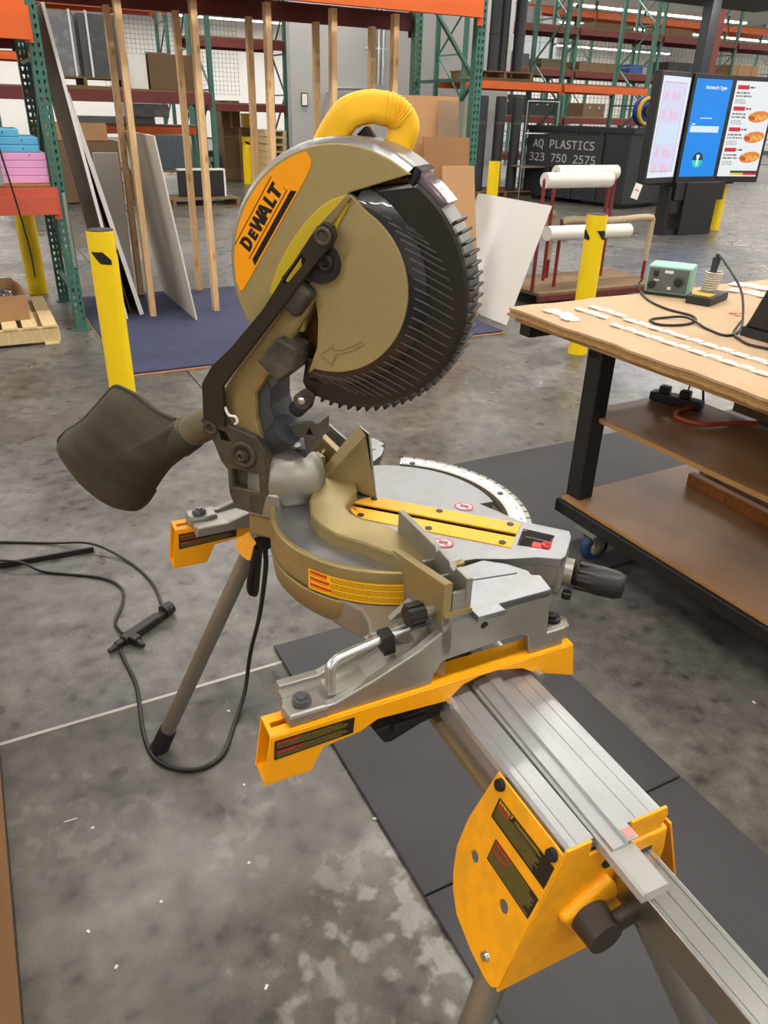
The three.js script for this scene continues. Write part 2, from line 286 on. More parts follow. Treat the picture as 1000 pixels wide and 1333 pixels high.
// ---------- miter saw ----------
const SAW = thing('miter_saw', 'large yellow and bronze compound miter saw with black ribbed blade guard and dust bag', 'miter saw', [0.0068, 0.843, -1.047], SAW_TURN);
{
  const SY = 0.102;
  const B = (...g) => mg(...g).translate(0, SY, 0);                              // base frame: y = 0 is the table surface
  const A = (...g) => mg(...g).rotateY(-45 * RAD).translate(0, SY, 0);           // swung 45 degrees with the turntable
  const mir = (g) => { g = clean(g.clone()); const p = g.attributes.position, n = g.attributes.normal, u = g.attributes.uv; for (let i = 0; i < p.count; i++) { p.setZ(i, -p.getZ(i)); n.setZ(i, -n.getZ(i)); } for (const at of [p, n, u]) for (let i = 0; i < at.count; i += 3) for (let k = 0; k < at.itemSize; k++) { const a = at.array[(i + 1) * at.itemSize + k]; at.array[(i + 1) * at.itemSize + k] = at.array[(i + 2) * at.itemSize + k]; at.array[(i + 2) * at.itemSize + k] = a; } return g; };
  const both = (...l) => l.flat().flatMap((g) => [g, mir(g)]);
  const bot = -0.102;
  // base casting: side walls with an arched opening, long rear feet, drum
  const wall = [[-0.262, bot], [-0.07, bot], [-0.068, -0.088], [-0.056, -0.069], [0.062, -0.062], [0.077, -0.07], [0.084, bot], [0.14, bot], [0.14, -0.074], [0.11, -0.074], [0.105, -0.001], [-0.047, -0.001], [-0.055, -0.019], [-0.089, -0.041], [-0.153, -0.068], [-0.205, -0.086], [-0.258, -0.086]];
  const inner = [[-0.262, bot], [-0.075, bot], [-0.06, -0.04], [-0.089, -0.054], [-0.153, -0.08], [-0.205, -0.091], [-0.26, -0.091]];
  const wing = [[-0.045, 0.283], [0.105, 0.283], [0.112, 0.248], [0.101, 0.243], [0.103, 0.232], [0.085, 0.205], [0.06, 0.184], [0.0, 0.19], [-0.045, 0.19]];
  const base = part(SAW, 'base', [B(both(ext(wall, 0.270, 0.283, 0.002, [circ(0.004, -0.03, 0.0055, 12)]), ext(inner, 0.224, 0.271, 0.002), ext(wall.slice(0, 3).concat([[-0.06, -0.06], [-0.089, -0.045], [-0.153, -0.07], [-0.205, -0.086], [-0.258, -0.086]]), 0.212, 0.226, 0.002),
    plan([[0.1, 0.283], [0.155, 0.275], [0.162, 0.26], [0.15, 0.236], [0.1, 0.236]], bot, -0.078, 0.003), plan([[-0.045, 0.25], [0.1, 0.25], [0.1, 0.24], [0.085, 0.21], [0.05, 0.185], [-0.045, 0.185]], -0.07, -0.02),
    plan([[-0.13, 0.215], [-0.05, 0.28], [-0.05, 0.12], [-0.14, 0.11], [-0.118, 0.16], [-0.12, 0.19]], -0.1, -0.05, 0.004), plan([[-0.06, 0.283], [-0.046, 0.283], [-0.046, 0.1], [-0.06, 0.1]], -0.06, 0.0, 0.002),
    ext([[-0.05, -0.02], [-0.125, -0.075], [-0.125, -0.09], [-0.05, -0.05]], 0.19, 0.2)))], M.cast);
  for (const q of both(plan([[-0.265, 0.285], [-0.268, 0.262], [-0.262, 0.248], [-0.235, 0.245], [-0.215, 0.25], [-0.215, 0.285]], bot, -0.084, 0.004))) part(base, 'foot_pad', B(q), M.cast);
  const drumG = lat([[0.16, -0.101], [0.172, -0.101], [0.182, -0.088], [0.1855, -0.057], [0.181, -0.0535], [0.16, -0.0535]], 72);
  part(base, 'drum', B(drumG), M.gold);
  for (const q of both(mg(plan(wing, -0.012, 0.0, 0.0012, [[[0.019, 0.2215], [0.085, 0.2305], [0.0847, 0.2325], [0.0187, 0.2235]]]), plan([[-0.018, 0.28], [0.022, 0.28], [0.022, 0.298], [-0.018, 0.298]], -0.01, -0.0002, 0.001)))) part(base, 'wing_table', B(q), M.mill);
  for (const s of [1, -1]) {
    part(base, 'bolt', B(cy(0.011, 0.0125, 0.006, -0.243, -0.079, 0.266 * s), cy(0.007, 0.007, 0.004, -0.243, -0.075, 0.266 * s, 'y', 6)), M.screw);
    part(base, 'bolt', B(cy(0.012, 0.013, 0.004, 0.138, -0.075, 0.255 * s), cy(0.007, 0.007, 0.006, 0.138, -0.072, 0.255 * s, 'y', 6)), M.screwDark);
  }
  // hex key kept in the near foot
  part(SAW, 'hex_key', B(tube([[-0.203, -0.083, 0.262], [-0.202, -0.05, 0.258], [-0.19, -0.042, 0.254], [-0.15, -0.038, 0.25], [-0.06, -0.03, 0.242]], 0.0068, 40, 10, false, 0.2)), M.zinc);
  part(SAW, 'key_clip', B(bx(0.016, 0.028, 0.02, -0.122, -0.04, 0.25, [0, 0, 6])), M.black);
  // turntable
  const turn = part(SAW, 'turntable', [B(lat([[0, -0.09], [0.12, -0.09], [0.165, -0.06], [0.17, -0.0505], [0.1845, -0.0505], [0.1855, -0.044], [0.1845, -0.016], [0.178, -0.0145]], 84)),
    A(rb(0.07, 0.05, 0.11, 0.006, -0.185, -0.037, 0))], M.gold);
  part(turn, 'rim', B(new THREE.LatheGeometry([[0.1849, -0.02], [0.1842, 0.0], [0.1815, 0.003], [0.176, 0.003], [0.1755, -0.004]].map((q) => new THREE.Vector2(...q)), 64, -150 * RAD, 160 * RAD)), M.gold);
  const face = [...arc(0, 0, 0.1765, 34, 326, 72), [0.128, -0.083], [0.199, -0.05], [0.276, -0.046], [0.281, -0.03], [0.281, 0.03], [0.276, 0.042], [0.242, 0.05], [0.203, 0.071], [0.162, 0.087]];
  const hole = [[0.208, -0.028], [0.258, -0.024], [0.258, 0.024], [0.208, 0.028]];
  part(turn, 'top_plate', A(plan(face, -0.014, -0.0008, 0.001, [hole, arc(0, 0, 0.04, 90, 270, 10).map(([x, z]) => [x - 0.022, z]).concat([[0.203, -0.04], [0.203, 0.04]])])), M.mill);
  part(turn, 'miter_arm', A(plan([[0.1, -0.075], [0.2, -0.047], [0.276, -0.043], [0.279, -0.03], [0.279, 0.03], [0.276, 0.038], [0.24, 0.046], [0.2, 0.065], [0.1, 0.09]], -0.05, -0.014, 0.002, [[[0.105, -0.03], [0.26, -0.026], [0.26, 0.026], [0.105, 0.03]]]), rb(0.03, 0.062, 0.078, 0.008, 0.266, -0.036, 0), cy(0.021, 0.021, 0.014, 0.286, -0.045, 0, 'x')), M.cast);
  part(turn, 'detent_lever', A(rb(0.045, 0.008, 0.03, 0.003, 0.225, -0.025, 0), rb(0.06, 0.012, 0.016, 0.004, 0.245, -0.058, 0.036, [0, 15, 0]), rb(0.014, 0.012, 0.014, 0.003, 0.29, -0.072, 0.02)), M.black);
  part(turn, 'bevel_pointer', A(rb(0.02, 0.007, 0.018, 0.003, 0.237, -0.012, 0), lat([[0.004, -0.003], [0.009, -0.003], [0.009, 0.003], [0.004, 0.003], [0.004, -0.003]], 20, 0.25, -0.008, 0)), M.red);
  const knob = part(turn, 'miter_handle', A(lat([[0, -0.01], [0.016, -0.01], [0.017, 0.0], [0.021, 0.012], [0.0225, 0.03], [0.021, 0.055], [0.017, 0.066], [0, 0.068]], 24).rotateZ(-94 * RAD).translate(0.302, -0.047, 0)), M.black);
  part(knob, 'grip_rib', A(Array.from({ length: 9 }, (_, i) => { const a = i * 40 * RAD; return rb(0.03, 0.005, 0.006, 0.002, 0.012, 0.0195, 0).rotateX(a).rotateZ(-4 * RAD).translate(0.302, -0.047, 0); })), M.black);
  for (const s of [-1, 1]) {
    const k = part(turn, 'kerf_plate', A(plan(s > 0 ? [...arc(-0.022, 0, 0.039, 176, 92, 8), [0.203, 0.039], [0.203, 0.006], [-0.06, 0.006]] : [...arc(-0.022, 0, 0.039, 184, 268, 8), [0.203, -0.039], [0.203, -0.006], [-0.06, -0.006]], -0.0025, 0.0006, 0.0006)), M.yellowPlate);
    for (const x of [-0.035, 0.075, 0.188]) part(k, 'screw', A(cy(0.0055, 0.0055, 0.0012, x, 0.001, s * 0.03)), M.screwDark);
  }
  for (const s of [-1, 1]) part(turn, 'warning_sticker', A(new THREE.CircleGeometry(0.0135, 32).rotateX(-Math.PI / 2).scale(1.25, 1, 1).translate(0.107, 0.0001, s * 0.062)), decalMat(tNoHand), true);
  // miter scale arc
  {
    const tooth = []; for (let i = 0; i < 17; i++) { const a = -57 + i * 5.6; tooth.push(...arc(0, 0, 0.224, a, a + 4.5, 3), ...arc(0, 0, 0.2165, a + 4.6, a + 5.5, 1)); }
    const ring = plan([...tooth, ...arc(0, 0, 0.19, 38, -58, 40)], -0.02, -0.004);
    const sc = part(SAW, 'miter_scale', B(ring, plan([...arc(0, 0, 0.191, -80, 60, 30), ...arc(0, 0, 0.17, 60, -80, 30)], -0.06, -0.04)), M.cast);
    const g = new THREE.RingGeometry(0.1905, 0.2163, 64, 1, -38 * RAD, 96 * RAD); const p = g.attributes.position, u = g.attributes.uv;
    for (let i = 0; i < p.count; i++) { const a = Math.atan2(p.getY(i), p.getX(i)), r = Math.hypot(p.getX(i), p.getY(i)); u.setXY(i, 1 - (a / RAD + 38) / 96, (0.2163 - r) / 0.0258); }
    part(sc, 'scale_print', B(g.rotateX(-Math.PI / 2).translate(0, -0.0034, 0)), decalMat(tScale, 0.45), true);
    part(sc, 'screw', B(cy(0.005, 0.005, 0.002, 0.203 * Math.cos(0.05), -0.003, 0.203 * Math.sin(0.05)), cy(0.005, 0.005, 0.002, 0.197 * Math.cos(-0.9), -0.003, 0.197 * Math.sin(-0.9))), M.screwDark);
  }
  // warning label wrapped on the turntable rim
  {
    const g = new THREE.CylinderGeometry(0.18565, 0.1862, 0.033, 40, 1, true, (-63) * RAD, 58 * RAD);
    part(turn, 'rim_label', B(g.translate(0, -0.0315, 0)), decalMat(tDrum), true);
  }
  // fence casting: arch round the blade plus the fixed rails
  const archOut = [[-0.06, 0.18], [-0.064, 0.15], [-0.09, 0.105], [-0.118, 0.066], [-0.128, 0.03], [-0.128, -0.005], [-0.113, -0.049], [-0.088, -0.091], [-0.06, -0.115], [-0.05, -0.16]];
  const archIn = [[-0.018, -0.16], [-0.018, -0.1], [-0.03, -0.055], [-0.05, -0.032], [-0.07, -0.008], [-0.072, 0.018], [-0.06, 0.045], [-0.04, 0.066], [-0.026, 0.1], [-0.022, 0.18]];
  const fence = part(SAW, 'fence', B(plan([...archOut, ...archIn], -0.014, 0.02, 0.003), side([[0.14, -0.012], [0.283, -0.012], [0.283, 0.05], [0.14, 0.021]], -0.062, -0.05, 0.001),
    side([[-0.14, -0.012], [-0.31, -0.012], [-0.31, 0.05], [-0.14, 0.05]].reverse(), -0.03, -0.018, 0.0015), side([[-0.14, -0.012], [-0.31, -0.012], [-0.31, 0.02], [-0.14, 0.045]].reverse(), -0.06, -0.05, 0.0015),
    bx(0.04, 0.006, 0.19, -0.04, 0.003, 0.19), bx(0.04, 0.006, 0.17, -0.04, 0.003, -0.22), ext([[-0.055, 0], [-0.02, 0], [-0.02, 0.045]], -0.2, -0.192), ext([[-0.055, 0], [-0.02, 0], [-0.02, 0.045]], -0.29, -0.282)), M.gold);
  // tall wedge of the far fence beside the blade
  {
    const T = [-0.006, 0.1, -0.078], F = [0.002, -0.002, -0.05], K = [-0.062, 0.018, -0.112], T2 = [0.0, 0.1, -0.12], F2 = [0.002, -0.002, -0.17], K2 = [-0.045, 0.018, -0.16];
    const g = new THREE.BufferGeometry(); const tri = [T, K, F, T, F, F2, T, F2, T2, T, T2, K2, T, K2, K, T2, F2, K2, F, K, K2, F, K2, F2].flat(); g.setAttribute('position', new THREE.Float32BufferAttribute(tri, 3)); g.computeVertexNormals();
    part(fence, 'fence_wedge', B(g), M.gold);
    part(fence, 'fence_face', B(side([[-0.052, 0], [-0.3, 0], [-0.3, 0.052], [-0.16, 0.055], [-0.12, 0.1], [-0.08, 0.1]].reverse(), 0.0, 0.004, 0.001)), M.mill);
  }
  // sliding near fence, slid outwards
  const slide = part(SAW, 'sliding_fence', B(side([[0.092, 0.0], [0.283, 0.0], [0.283, 0.05], [0.255, 0.05], [0.25, 0.043], [0.243, 0.043], [0.238, 0.05], [0.21, 0.052], [0.205, 0.046], [0.2, 0.052], [0.092, 0.052]], -0.03, -0.021, 0.0012),
    bx(0.016, 0.004, 0.186, -0.037, 0.014, 0.19)), M.cast);
  for (const z of [0.28, 0.24, 0.2]) part(slide, 'stiffener', B(bx(0.018, 0.03, 0.004, -0.039, 0.018, z)), M.cast);
  const fk = part(SAW, 'fence_clamp_knob', B(cy(0.0125, 0.0135, 0.024, -0.087, -0.003, 0.258, 'x', 24), Array.from({ length: 8 }, (_, i) => { const a = i * 45 * RAD; return bx(0.022, 0.004, 0.005, -0.087, -0.003 + 0.0135 * Math.cos(a), 0.258 + 0.0135 * Math.sin(a)); })), M.black);
  part(fk, 'shaft', B(cy(0.008, 0.008, 0.02, -0.068, -0.003, 0.258, 'x')), M.cast);
  // rear bevel housing and pivot tower
  part(SAW, 'bevel_housing', A(lat([[0, 0.052], [0.02, 0.05], [0.042, 0.036], [0.056, 0.012], [0.06, -0.02], [0.058, -0.05], [0, -0.05]], 36).rotateZ(-90 * RAD).translate(-0.165, 0.03, 0), rb(0.06, 0.05, 0.12, 0.008, -0.19, 0.0, 0), rb(0.07, 0.02, 0.05, 0.006, -0.125, -0.002, 0.0)), M.cast);
  const tower = [[-0.291, 0.13], [-0.279, 0.14], [-0.195, 0.116], [-0.18, 0.095], [-0.177, 0.026], [-0.189, -0.02], [-0.24, -0.014], [-0.249, 0.012], [-0.249, 0.053], [-0.259, 0.064], [-0.27, 0.095]];
  const tw = part(SAW, 'pivot_tower', A(ext(tower, 0.03, 0.06, 0.003, [[[-0.24, 0.025], [-0.195, 0.025], [-0.195, 0.055], [-0.24, 0.055]], [[-0.258, 0.1], [-0.235, 0.098], [-0.238, 0.118], [-0.262, 0.122]].reverse()]), ext(tower.map(([x, y]) => [x * 0.96 - 0.009, y * 0.95 + 0.003]), -0.05, 0.045, 0.003), ext(tower, -0.062, -0.045, 0.003)), M.darkCast);
  part(tw, 'pivot_boss', A(lat([[0.012, 0], [0.022, 0], [0.022, 0.006], [0.02, 0.008], [0.012, 0.008], [0.012, 0]], 28, -0.217, 0.084, 0.057, 'z'), cy(0.011, 0.011, 0.01, -0.217, 0.084, 0.062, 'z'), lat([[0.004, 0], [0.008, 0], [0.008, 0.005], [0.004, 0.005], [0.004, 0]], 18, -0.217, 0.084, 0.066, 'z')), M.darkCast);
  part(tw, 'pivot_boss', A(lat([[0.006, 0], [0.0115, 0], [0.0115, 0.005], [0.006, 0.005], [0.006, 0]], 20, -0.272, 0.119, 0.058, 'z')), M.darkCast);
  // gold arm between pivot and guard
  const armO = [[-0.256, 0.11], [-0.255, 0.176], [-0.223, 0.222], [-0.138, 0.33], [-0.114, 0.352], [-0.095, 0.334], [-0.11, 0.306], [-0.14, 0.26], [-0.18, 0.204], [-0.197, 0.179], [-0.197, 0.142], [-0.184, 0.085], [-0.23, 0.07]];
  const arm = part(SAW, 'arm', A(ext(armO, -0.045, 0.05, 0.006)), M.gold);
  part(arm, 'knuckle', A(rb(0.045, 0.034, 0.03, 0.008, -0.121, 0.329, 0.05, [0, 0, 52])), M.dusty);
  part(arm, 'bumper_block', A(ext([[-0.181, 0.238], [-0.172, 0.249], [-0.15, 0.273], [-0.144, 0.274], [-0.118, 0.262], [-0.116, 0.255], [-0.122, 0.232], [-0.15, 0.209]], 0.02, 0.07, 0.004)), M.dusty);
  part(arm, 'cable_clip', A(tube([[-0.243, 0.158, 0.062], [-0.236, 0.147, 0.064], [-0.225, 0.146, 0.064], [-0.222, 0.138, 0.064], [-0.228, 0.133, 0.062]], 0.0022, 20, 6)), M.white);
  // guard link lever with a slotted end
  const link = [[-0.086, 0.424], [-0.076, 0.43], [-0.064, 0.426], [-0.06, 0.414], [-0.066, 0.402], [-0.092, 0.374], [-0.134, 0.322], [-0.217, 0.222], [-0.242, 0.19], [-0.243, 0.128], [-0.279, 0.135], [-0.276, 0.192], [-0.256, 0.222], [-0.223, 0.252], [-0.17, 0.31]];
  const slot = [[-0.0985, 0.3825], [-0.1285, 0.3485], [-0.1345, 0.3475], [-0.1385, 0.351], [-0.1375, 0.3575], [-0.108, 0.391]];
  const lk = part(SAW, 'guard_link', A(ext(link, 0.058, 0.068, 0.0015, [slot])), M.brown);
  part(lk, 'pivot_pin', A(lat([[0.006, 0], [0.0115, 0], [0.0125, 0.004], [0.009, 0.006], [0.006, 0.004], [0.006, 0]], 24, -0.0765, 0.413, 0.067, 'z'), cy(0.006, 0.006, 0.006, -0.0765, 0.413, 0.068, 'z', 12)), M.darkCast);
  // upper guard
  const GC = [-0.067, 0.36], GR = 0.167;
  const faceO = [...arc(GC[0], GC[1], GR - 0.008, 54, 207, 60), [-0.19, 0.27], [-0.12, 0.28], [-0.095, 0.4], [-0.052, 0.4635]];
  const ug = part(SAW, 'upper_guard', A(ext(faceO, 0.03, 0.042, 0.0015), ext([...arc(GC[0], GC[1], GR - 0.01, 30, 215, 50), [-0.1, 0.28], [0.03, 0.4]], -0.045, -0.035)), M.goldFlat);
  {
    part(ug, 'guard_rim', A(ringSeg(GC, [[GR - 0.02, -0.045], [GR - 0.006, -0.044], [GR, -0.036], [GR, 0.026], [GR - 0.002, 0.033], [GR - 0.009, 0.0385]], 55, 207, 64)), M.rimAlu);
  }
  // logo sticker: a circle segment cut by the chord of the guard
  {
    const R1 = GR - 0.012, pts = [...arc(GC[0], GC[1], R1, 106, 187, 40), [-0.216, 0.328], [-0.211, 0.329], [-0.111, 0.478], [-0.1035, 0.492], [-0.103, 0.501]];
    const g = clean(new THREE.ShapeGeometry(shp(pts))); const p = g.attributes.position, u = g.attributes.uv;
    // lettering runs up along the chord
    const o = [-0.221, 0.331], d = [Math.cos(56 * RAD), Math.sin(56 * RAD)], nn = [-d[1], d[0]];
    for (let i = 0; i < p.count; i++) { const x = p.getX(i) - o[0], y = p.getY(i) - o[1]; u.setXY(i, (x * d[0] + y * d[1]) / 0.2, (x * nn[0] + y * nn[1] + 0.01) / 0.1); }
    part(ug, 'logo_sticker', A(g.translate(0, 0, 0.0426)), decalMat(tLogo, 0.35), true);
  }
  part(ug, 'inner_shield', A(ext([[-0.056, 0.461], [-0.072, 0.4555], [-0.087, 0.447], [-0.102, 0.4345], [-0.117, 0.419], [-0.13, 0.403], [-0.142, 0.386], [-0.153, 0.367], [-0.163, 0.345], [-0.168, 0.33], [-0.15, 0.32], [-0.08, 0.4], [-0.05, 0.45]], 0.042, 0.047, 0.001)), P(0xc9b023, 0.4));
  // saw blade
  {
    const teeth = []; const n = 80; for (let i = 0; i < n; i++) { const a = i * 360 / n, b = a + 360 / n * 0.55; teeth.push([-0.068 + 0.1525 * Math.cos(a * RAD), 0.352 + 0.1525 * Math.sin(a * RAD)], [-0.068 + 0.145 * Math.cos(b * RAD), 0.352 + 0.145 * Math.sin(b * RAD)]); }
    part(SAW, 'blade', A(ext(teeth, -0.0012, 0.0012)), Tm(0x9a7232, 0x7b5a28, 0.5, 0.2, 0.4, 0.5, {}, 5, 60, 0.1));
  }
  // gold cover plate of the lower guard
  const LC = [-0.083, 0.343], LR = 0.1145;
  const coverO = [[-0.05, 0.462], ...arc(LC[0], LC[1], LR, 60, -100, 60), [-0.113, 0.222], [-0.098, 0.262], [-0.096, 0.3], [-0.1, 0.33], [-0.11, 0.345], [-0.095, 0.37], [-0.085, 0.4], [-0.082, 0.42]];
  const BC = [-0.056, 0.341];
  const ringO = [...arc(BC[0], BC[1], 0.166, 57, -108, 72), [-0.122, 0.188], [-0.13, 0.203], ...arc(LC[0], LC[1], 0.106, -112, 70, 50), [-0.046, 0.468]];
  const lg = part(SAW, 'lower_guard', A(ext(ringO, -0.03, 0.032, 0.006)), M.guard);
  part(lg, 'cover_plate', A(ext(coverO, 0.03, 0.0445, 0.001)), M.goldFlat);
  part(lg, 'cover_step', A(ext([[-0.052, 0.4625], [-0.047, 0.458], [-0.078, 0.418], [-0.09, 0.425]], 0.04, 0.05, 0.001)), M.gold);
  part(lg, 'inner_facet', A(ringSeg(LC, [[LR - 0.001, 0.0405], [LR + 0.006, 0.0395], [0.138, 0.0335], [0.139, 0.03]], -104, 70, 60)), M.guardGloss);
  {
    const outer = [[-0.094, 0.253], [-0.073, 0.27], [-0.072, 0.262], ...arc(-0.083, 0.34, 0.079, -80, -50, 8), ...arc(-0.083, 0.34, 0.086, -50, -80, 8), [-0.072, 0.246], [-0.074, 0.238]];
    const inn = [[-0.09, 0.2532], [-0.0745, 0.2655], [-0.0735, 0.2605], ...arc(-0.083, 0.34, 0.0805, -80, -52, 8), ...arc(-0.083, 0.34, 0.0845, -52, -80, 8), [-0.0735, 0.2475], [-0.0755, 0.2425]];
    part(lg, 'arrow_mark', A(ext(outer, 0.0438, 0.0458, 0.0004, [inn.reverse()])), M.gold);
  }
  // raised fins, all leaning the same way, and the cog-like rim ribs
  const fins = [];
  for (let i = 0; i < 31; i++) {
    const a = (76 - i * 5.9) * RAD, dir = [Math.cos(-24 * RAD), Math.sin(-24 * RAD)], x0 = LC[0] + (LR + 0.008) * Math.cos(a), y0 = LC[1] + (LR + 0.008) * Math.sin(a);
    let L = 0; while (L < 0.058 && Math.hypot(x0 + dir[0] * (L + 0.002) - BC[0], y0 + dir[1] * (L + 0.002) - BC[1]) < 0.156) L += 0.002;
    if (L > 0.012) fins.push(bar([x0, y0, 0.0395], [x0 + dir[0] * L * 0.35, y0 + dir[1] * L * 0.35, 0.0345], 0.0022, 0.0022), bar([x0 + dir[0] * L * 0.35, y0 + dir[1] * L * 0.35, 0.0345], [x0 + dir[0] * L, y0 + dir[1] * L, 0.0325], 0.0018, 0.0018));
  }
  part(lg, 'guard_fin', A(fins), P(0x4a453d, 0.35));
  for (let i = 0; i < 31; i++) { const a = (41 - i * 4.8) * RAD; part(lg, 'rim_rib', A(rb(0.013, 0.0042, 0.054, 0.002, 0.166, 0, 0.001, null, 2).rotateZ(a - 0.12).translate(BC[0], BC[1], 0)), M.guardMatte); }
  part(lg, 'guard_lens', A(ext([...arc(BC[0], BC[1], 0.1745, 58, 42, 10), ...arc(BC[0], BC[1], 0.163, 42, 58, 10)], -0.022, 0.03, 0.004)), phy({ color: 0x9a868c, roughness: 0.12, transmission: 0.6, thickness: 0 }));
  part(lg, 'lens_frame', A(ext([...arc(BC[0], BC[1], 0.179, 60.5, 57.5, 4), ...arc(BC[0], BC[1], 0.158, 57.5, 60.5, 4)], -0.028, 0.034, 0.002)), M.guardGloss);
  const rl = part(lg, 'guard_roller', A(cy(0.0125, 0.0125, 0.02, -0.122, 0.181, 0.04, 'z', 24)), M.dusty);
  part(rl, 'roller_bolt', A(sph(0.006, -0.122, 0.181, 0.05, 1, 1, 0.6)), M.zinc);
  const wsh = part(SAW, 'arbor_washer', A(cy(0.0262, 0.027, 0.008, -0.088, 0.377, 0.051, 'z', 36)), M.black);
  part(wsh, 'arbor_bolt', A(lat([[0.003, 0], [0.011, 0], [0.0115, 0.004], [0.007, 0.005], [0.005, 0.003], [0.003, 0]], 24, -0.08, 0.378, 0.054, 'z')), M.black);
  // motor, gear case and D-handle behind the guard
  const motor = part(SAW, 'motor', A(lat([[0, 0], [0.05, 0], [0.054, 0.006], [0.054, 0.12], [0.046, 0.14], [0, 0.142]], 32).rotateX(-Math.PI / 2).translate(-0.09, 0.38, -0.045)), M.yellowGrip);
  part(motor, 'motor_cap', A(cy(0.047, 0.05, 0.03, -0.09, 0.38, -0.19, 'z', 32)), M.black);
  {
    const prof = []; const path = [[-0.118, 0.49, -0.012], [-0.094, 0.53, -0.012], [-0.075, 0.552, -0.015], [-0.05, 0.56, -0.028], [-0.025, 0.555, -0.045], [-0.012, 0.54, -0.052], [-0.02, 0.515, -0.05], [-0.04, 0.48, -0.045]];
    const cur = new THREE.CatmullRomCurve3(path.map((q) => V(...q)), false, 'catmullrom', 0.4);
    const N = 48, ring = 28, pos = [], idx = []; const up = V(0.25, 0.1, 0.95).normalize();
    for (let i = 0; i <= N; i++) { const t = i / N, c = cur.getPoint(t), tg = cur.getTangent(t), bn = tg.clone().cross(up).normalize(), nn = bn.clone().cross(tg).normalize(); for (let k = 0; k < ring; k++) { const a = k / ring * Math.PI * 2, ca = Math.cos(a), sa = Math.sin(a), sq = 1 / Math.pow(Math.pow(Math.abs(ca), 4.5) + Math.pow(Math.abs(sa), 4.5), 1 / 4.5); const r1 = 0.019 * sq, r2 = 0.0175 * sq; const q = c.clone().addScaledVector(bn, ca * r1).addScaledVector(nn, sa * r2); pos.push(q.x, q.y, q.z); } }
    for (let i = 0; i < N; i++) for (let k = 0; k < ring; k++) { const a = i * ring + k, b = i * ring + (k + 1) % ring; idx.push(a, b, a + ring, b, b + ring, a + ring); }
    const g = new THREE.BufferGeometry(); g.setAttribute('position', new THREE.Float32BufferAttribute(pos, 3)); g.setIndex(idx); g.computeVertexNormals(); void prof;
    const h = part(SAW, 'handle', A(g, ext([[-0.13, 0.47], [-0.09, 0.47], [-0.02, 0.47], [-0.04, 0.5], [-0.12, 0.505]], -0.07, -0.035, 0.006)), M.yellowGrip);
    const ribs = []; for (let i = 0; i < 8; i++) { const t = 0.5 + i * 0.022, c = cur.getPoint(t), tg = cur.getTangent(t), bn = tg.clone().cross(up).normalize(), nn = bn.clone().cross(tg).normalize(), lp = []; for (let k = 0; k < 20; k++) { const a = k / 20 * Math.PI * 2, ca = Math.cos(a), sa = Math.sin(a), sq = 1 / Math.pow(Math.pow(Math.abs(ca), 4.5) + Math.pow(Math.abs(sa), 4.5), 1 / 4.5); lp.push(c.clone().addScaledVector(bn, ca * 0.0192 * sq).addScaledVector(nn, sa * 0.0177 * sq)); } ribs.push(tube(lp, 0.0009, 40, 5, true)); }
    part(h, 'grip_ridge', A(ribs), M.yellowGrip);
    part(h, 'trigger', A(rb(0.03, 0.02, 0.018, 0.004, -0.06, 0.522, -0.03, [0, 0, 40])), M.black);
  }
  // springs, dust chute and small castings between tower and blade
  part(SAW, 'dust_chute', A(ext([[-0.2, 0.19], [-0.187, 0.206], [-0.177, 0.19], [-0.178, 0.16], [-0.167, 0.125], [-0.16, 0.1], [-0.185, 0.08], [-0.195, 0.105], [-0.2, 0.145]], -0.03, 0.04, 0.004)), P(0x3f4347, 0.55));
  part(SAW, 'spring_housing', A(rod([-0.186, 0.1, 0.02], [-0.155, 0.125, 0.03], 0.024, 0.024, 24), rod([-0.15, 0.15, 0.01], [-0.128, 0.172, 0.02], 0.013, 0.013), rb(0.05, 0.02, 0.05, 0.004, -0.16, 0.075, -0.01)), P(0x33363a, 0.55));
  part(SAW, 'depth_stop', A(ext([[-0.165, 0.128], [-0.118, 0.142], [-0.108, 0.138], [-0.108, 0.112], [-0.118, 0.104], [-0.12, 0.09], [-0.13, 0.09], [-0.132, 0.112], [-0.165, 0.105]], -0.02, 0.025, 0.002, [[[-0.128, 0.118], [-0.116, 0.118], [-0.122, 0.13]]])), P(0x55534c, 0.5, 0.4));
  part(SAW, 'lock_pin', A(rb(0.014, 0.009, 0.014, 0.004, -0.13, 0.198, -0.02), rod([-0.15, 0.185, -0.03], [-0.125, 0.2, -0.02], 0.005)), M.yellowGrip);
  part(SAW, 'bevel_lever', A(rb(0.05, 0.012, 0.03, 0.005, -0.25, 0.0, -0.08, [0, 25, 8])), M.dusty);
  // dust tube and bag
  const bagO = [[-0.365, 0.089], [-0.392, 0.086], [-0.426, 0.095], [-0.461, 0.116], [-0.486, 0.126], [-0.505, 0.129], [-0.524, 0.114], [-0.582, 0.059], [-0.637, 0.02], [-0.651, -0.005], [-0.629, -0.047], [-0.593, -0.085], [-0.545, -0.108], [-0.503, -0.108], [-0.475, -0.09], [-0.451, -0.058], [-0.413, -0.009], [-0.373, 0.027], [-0.359, 0.048]];
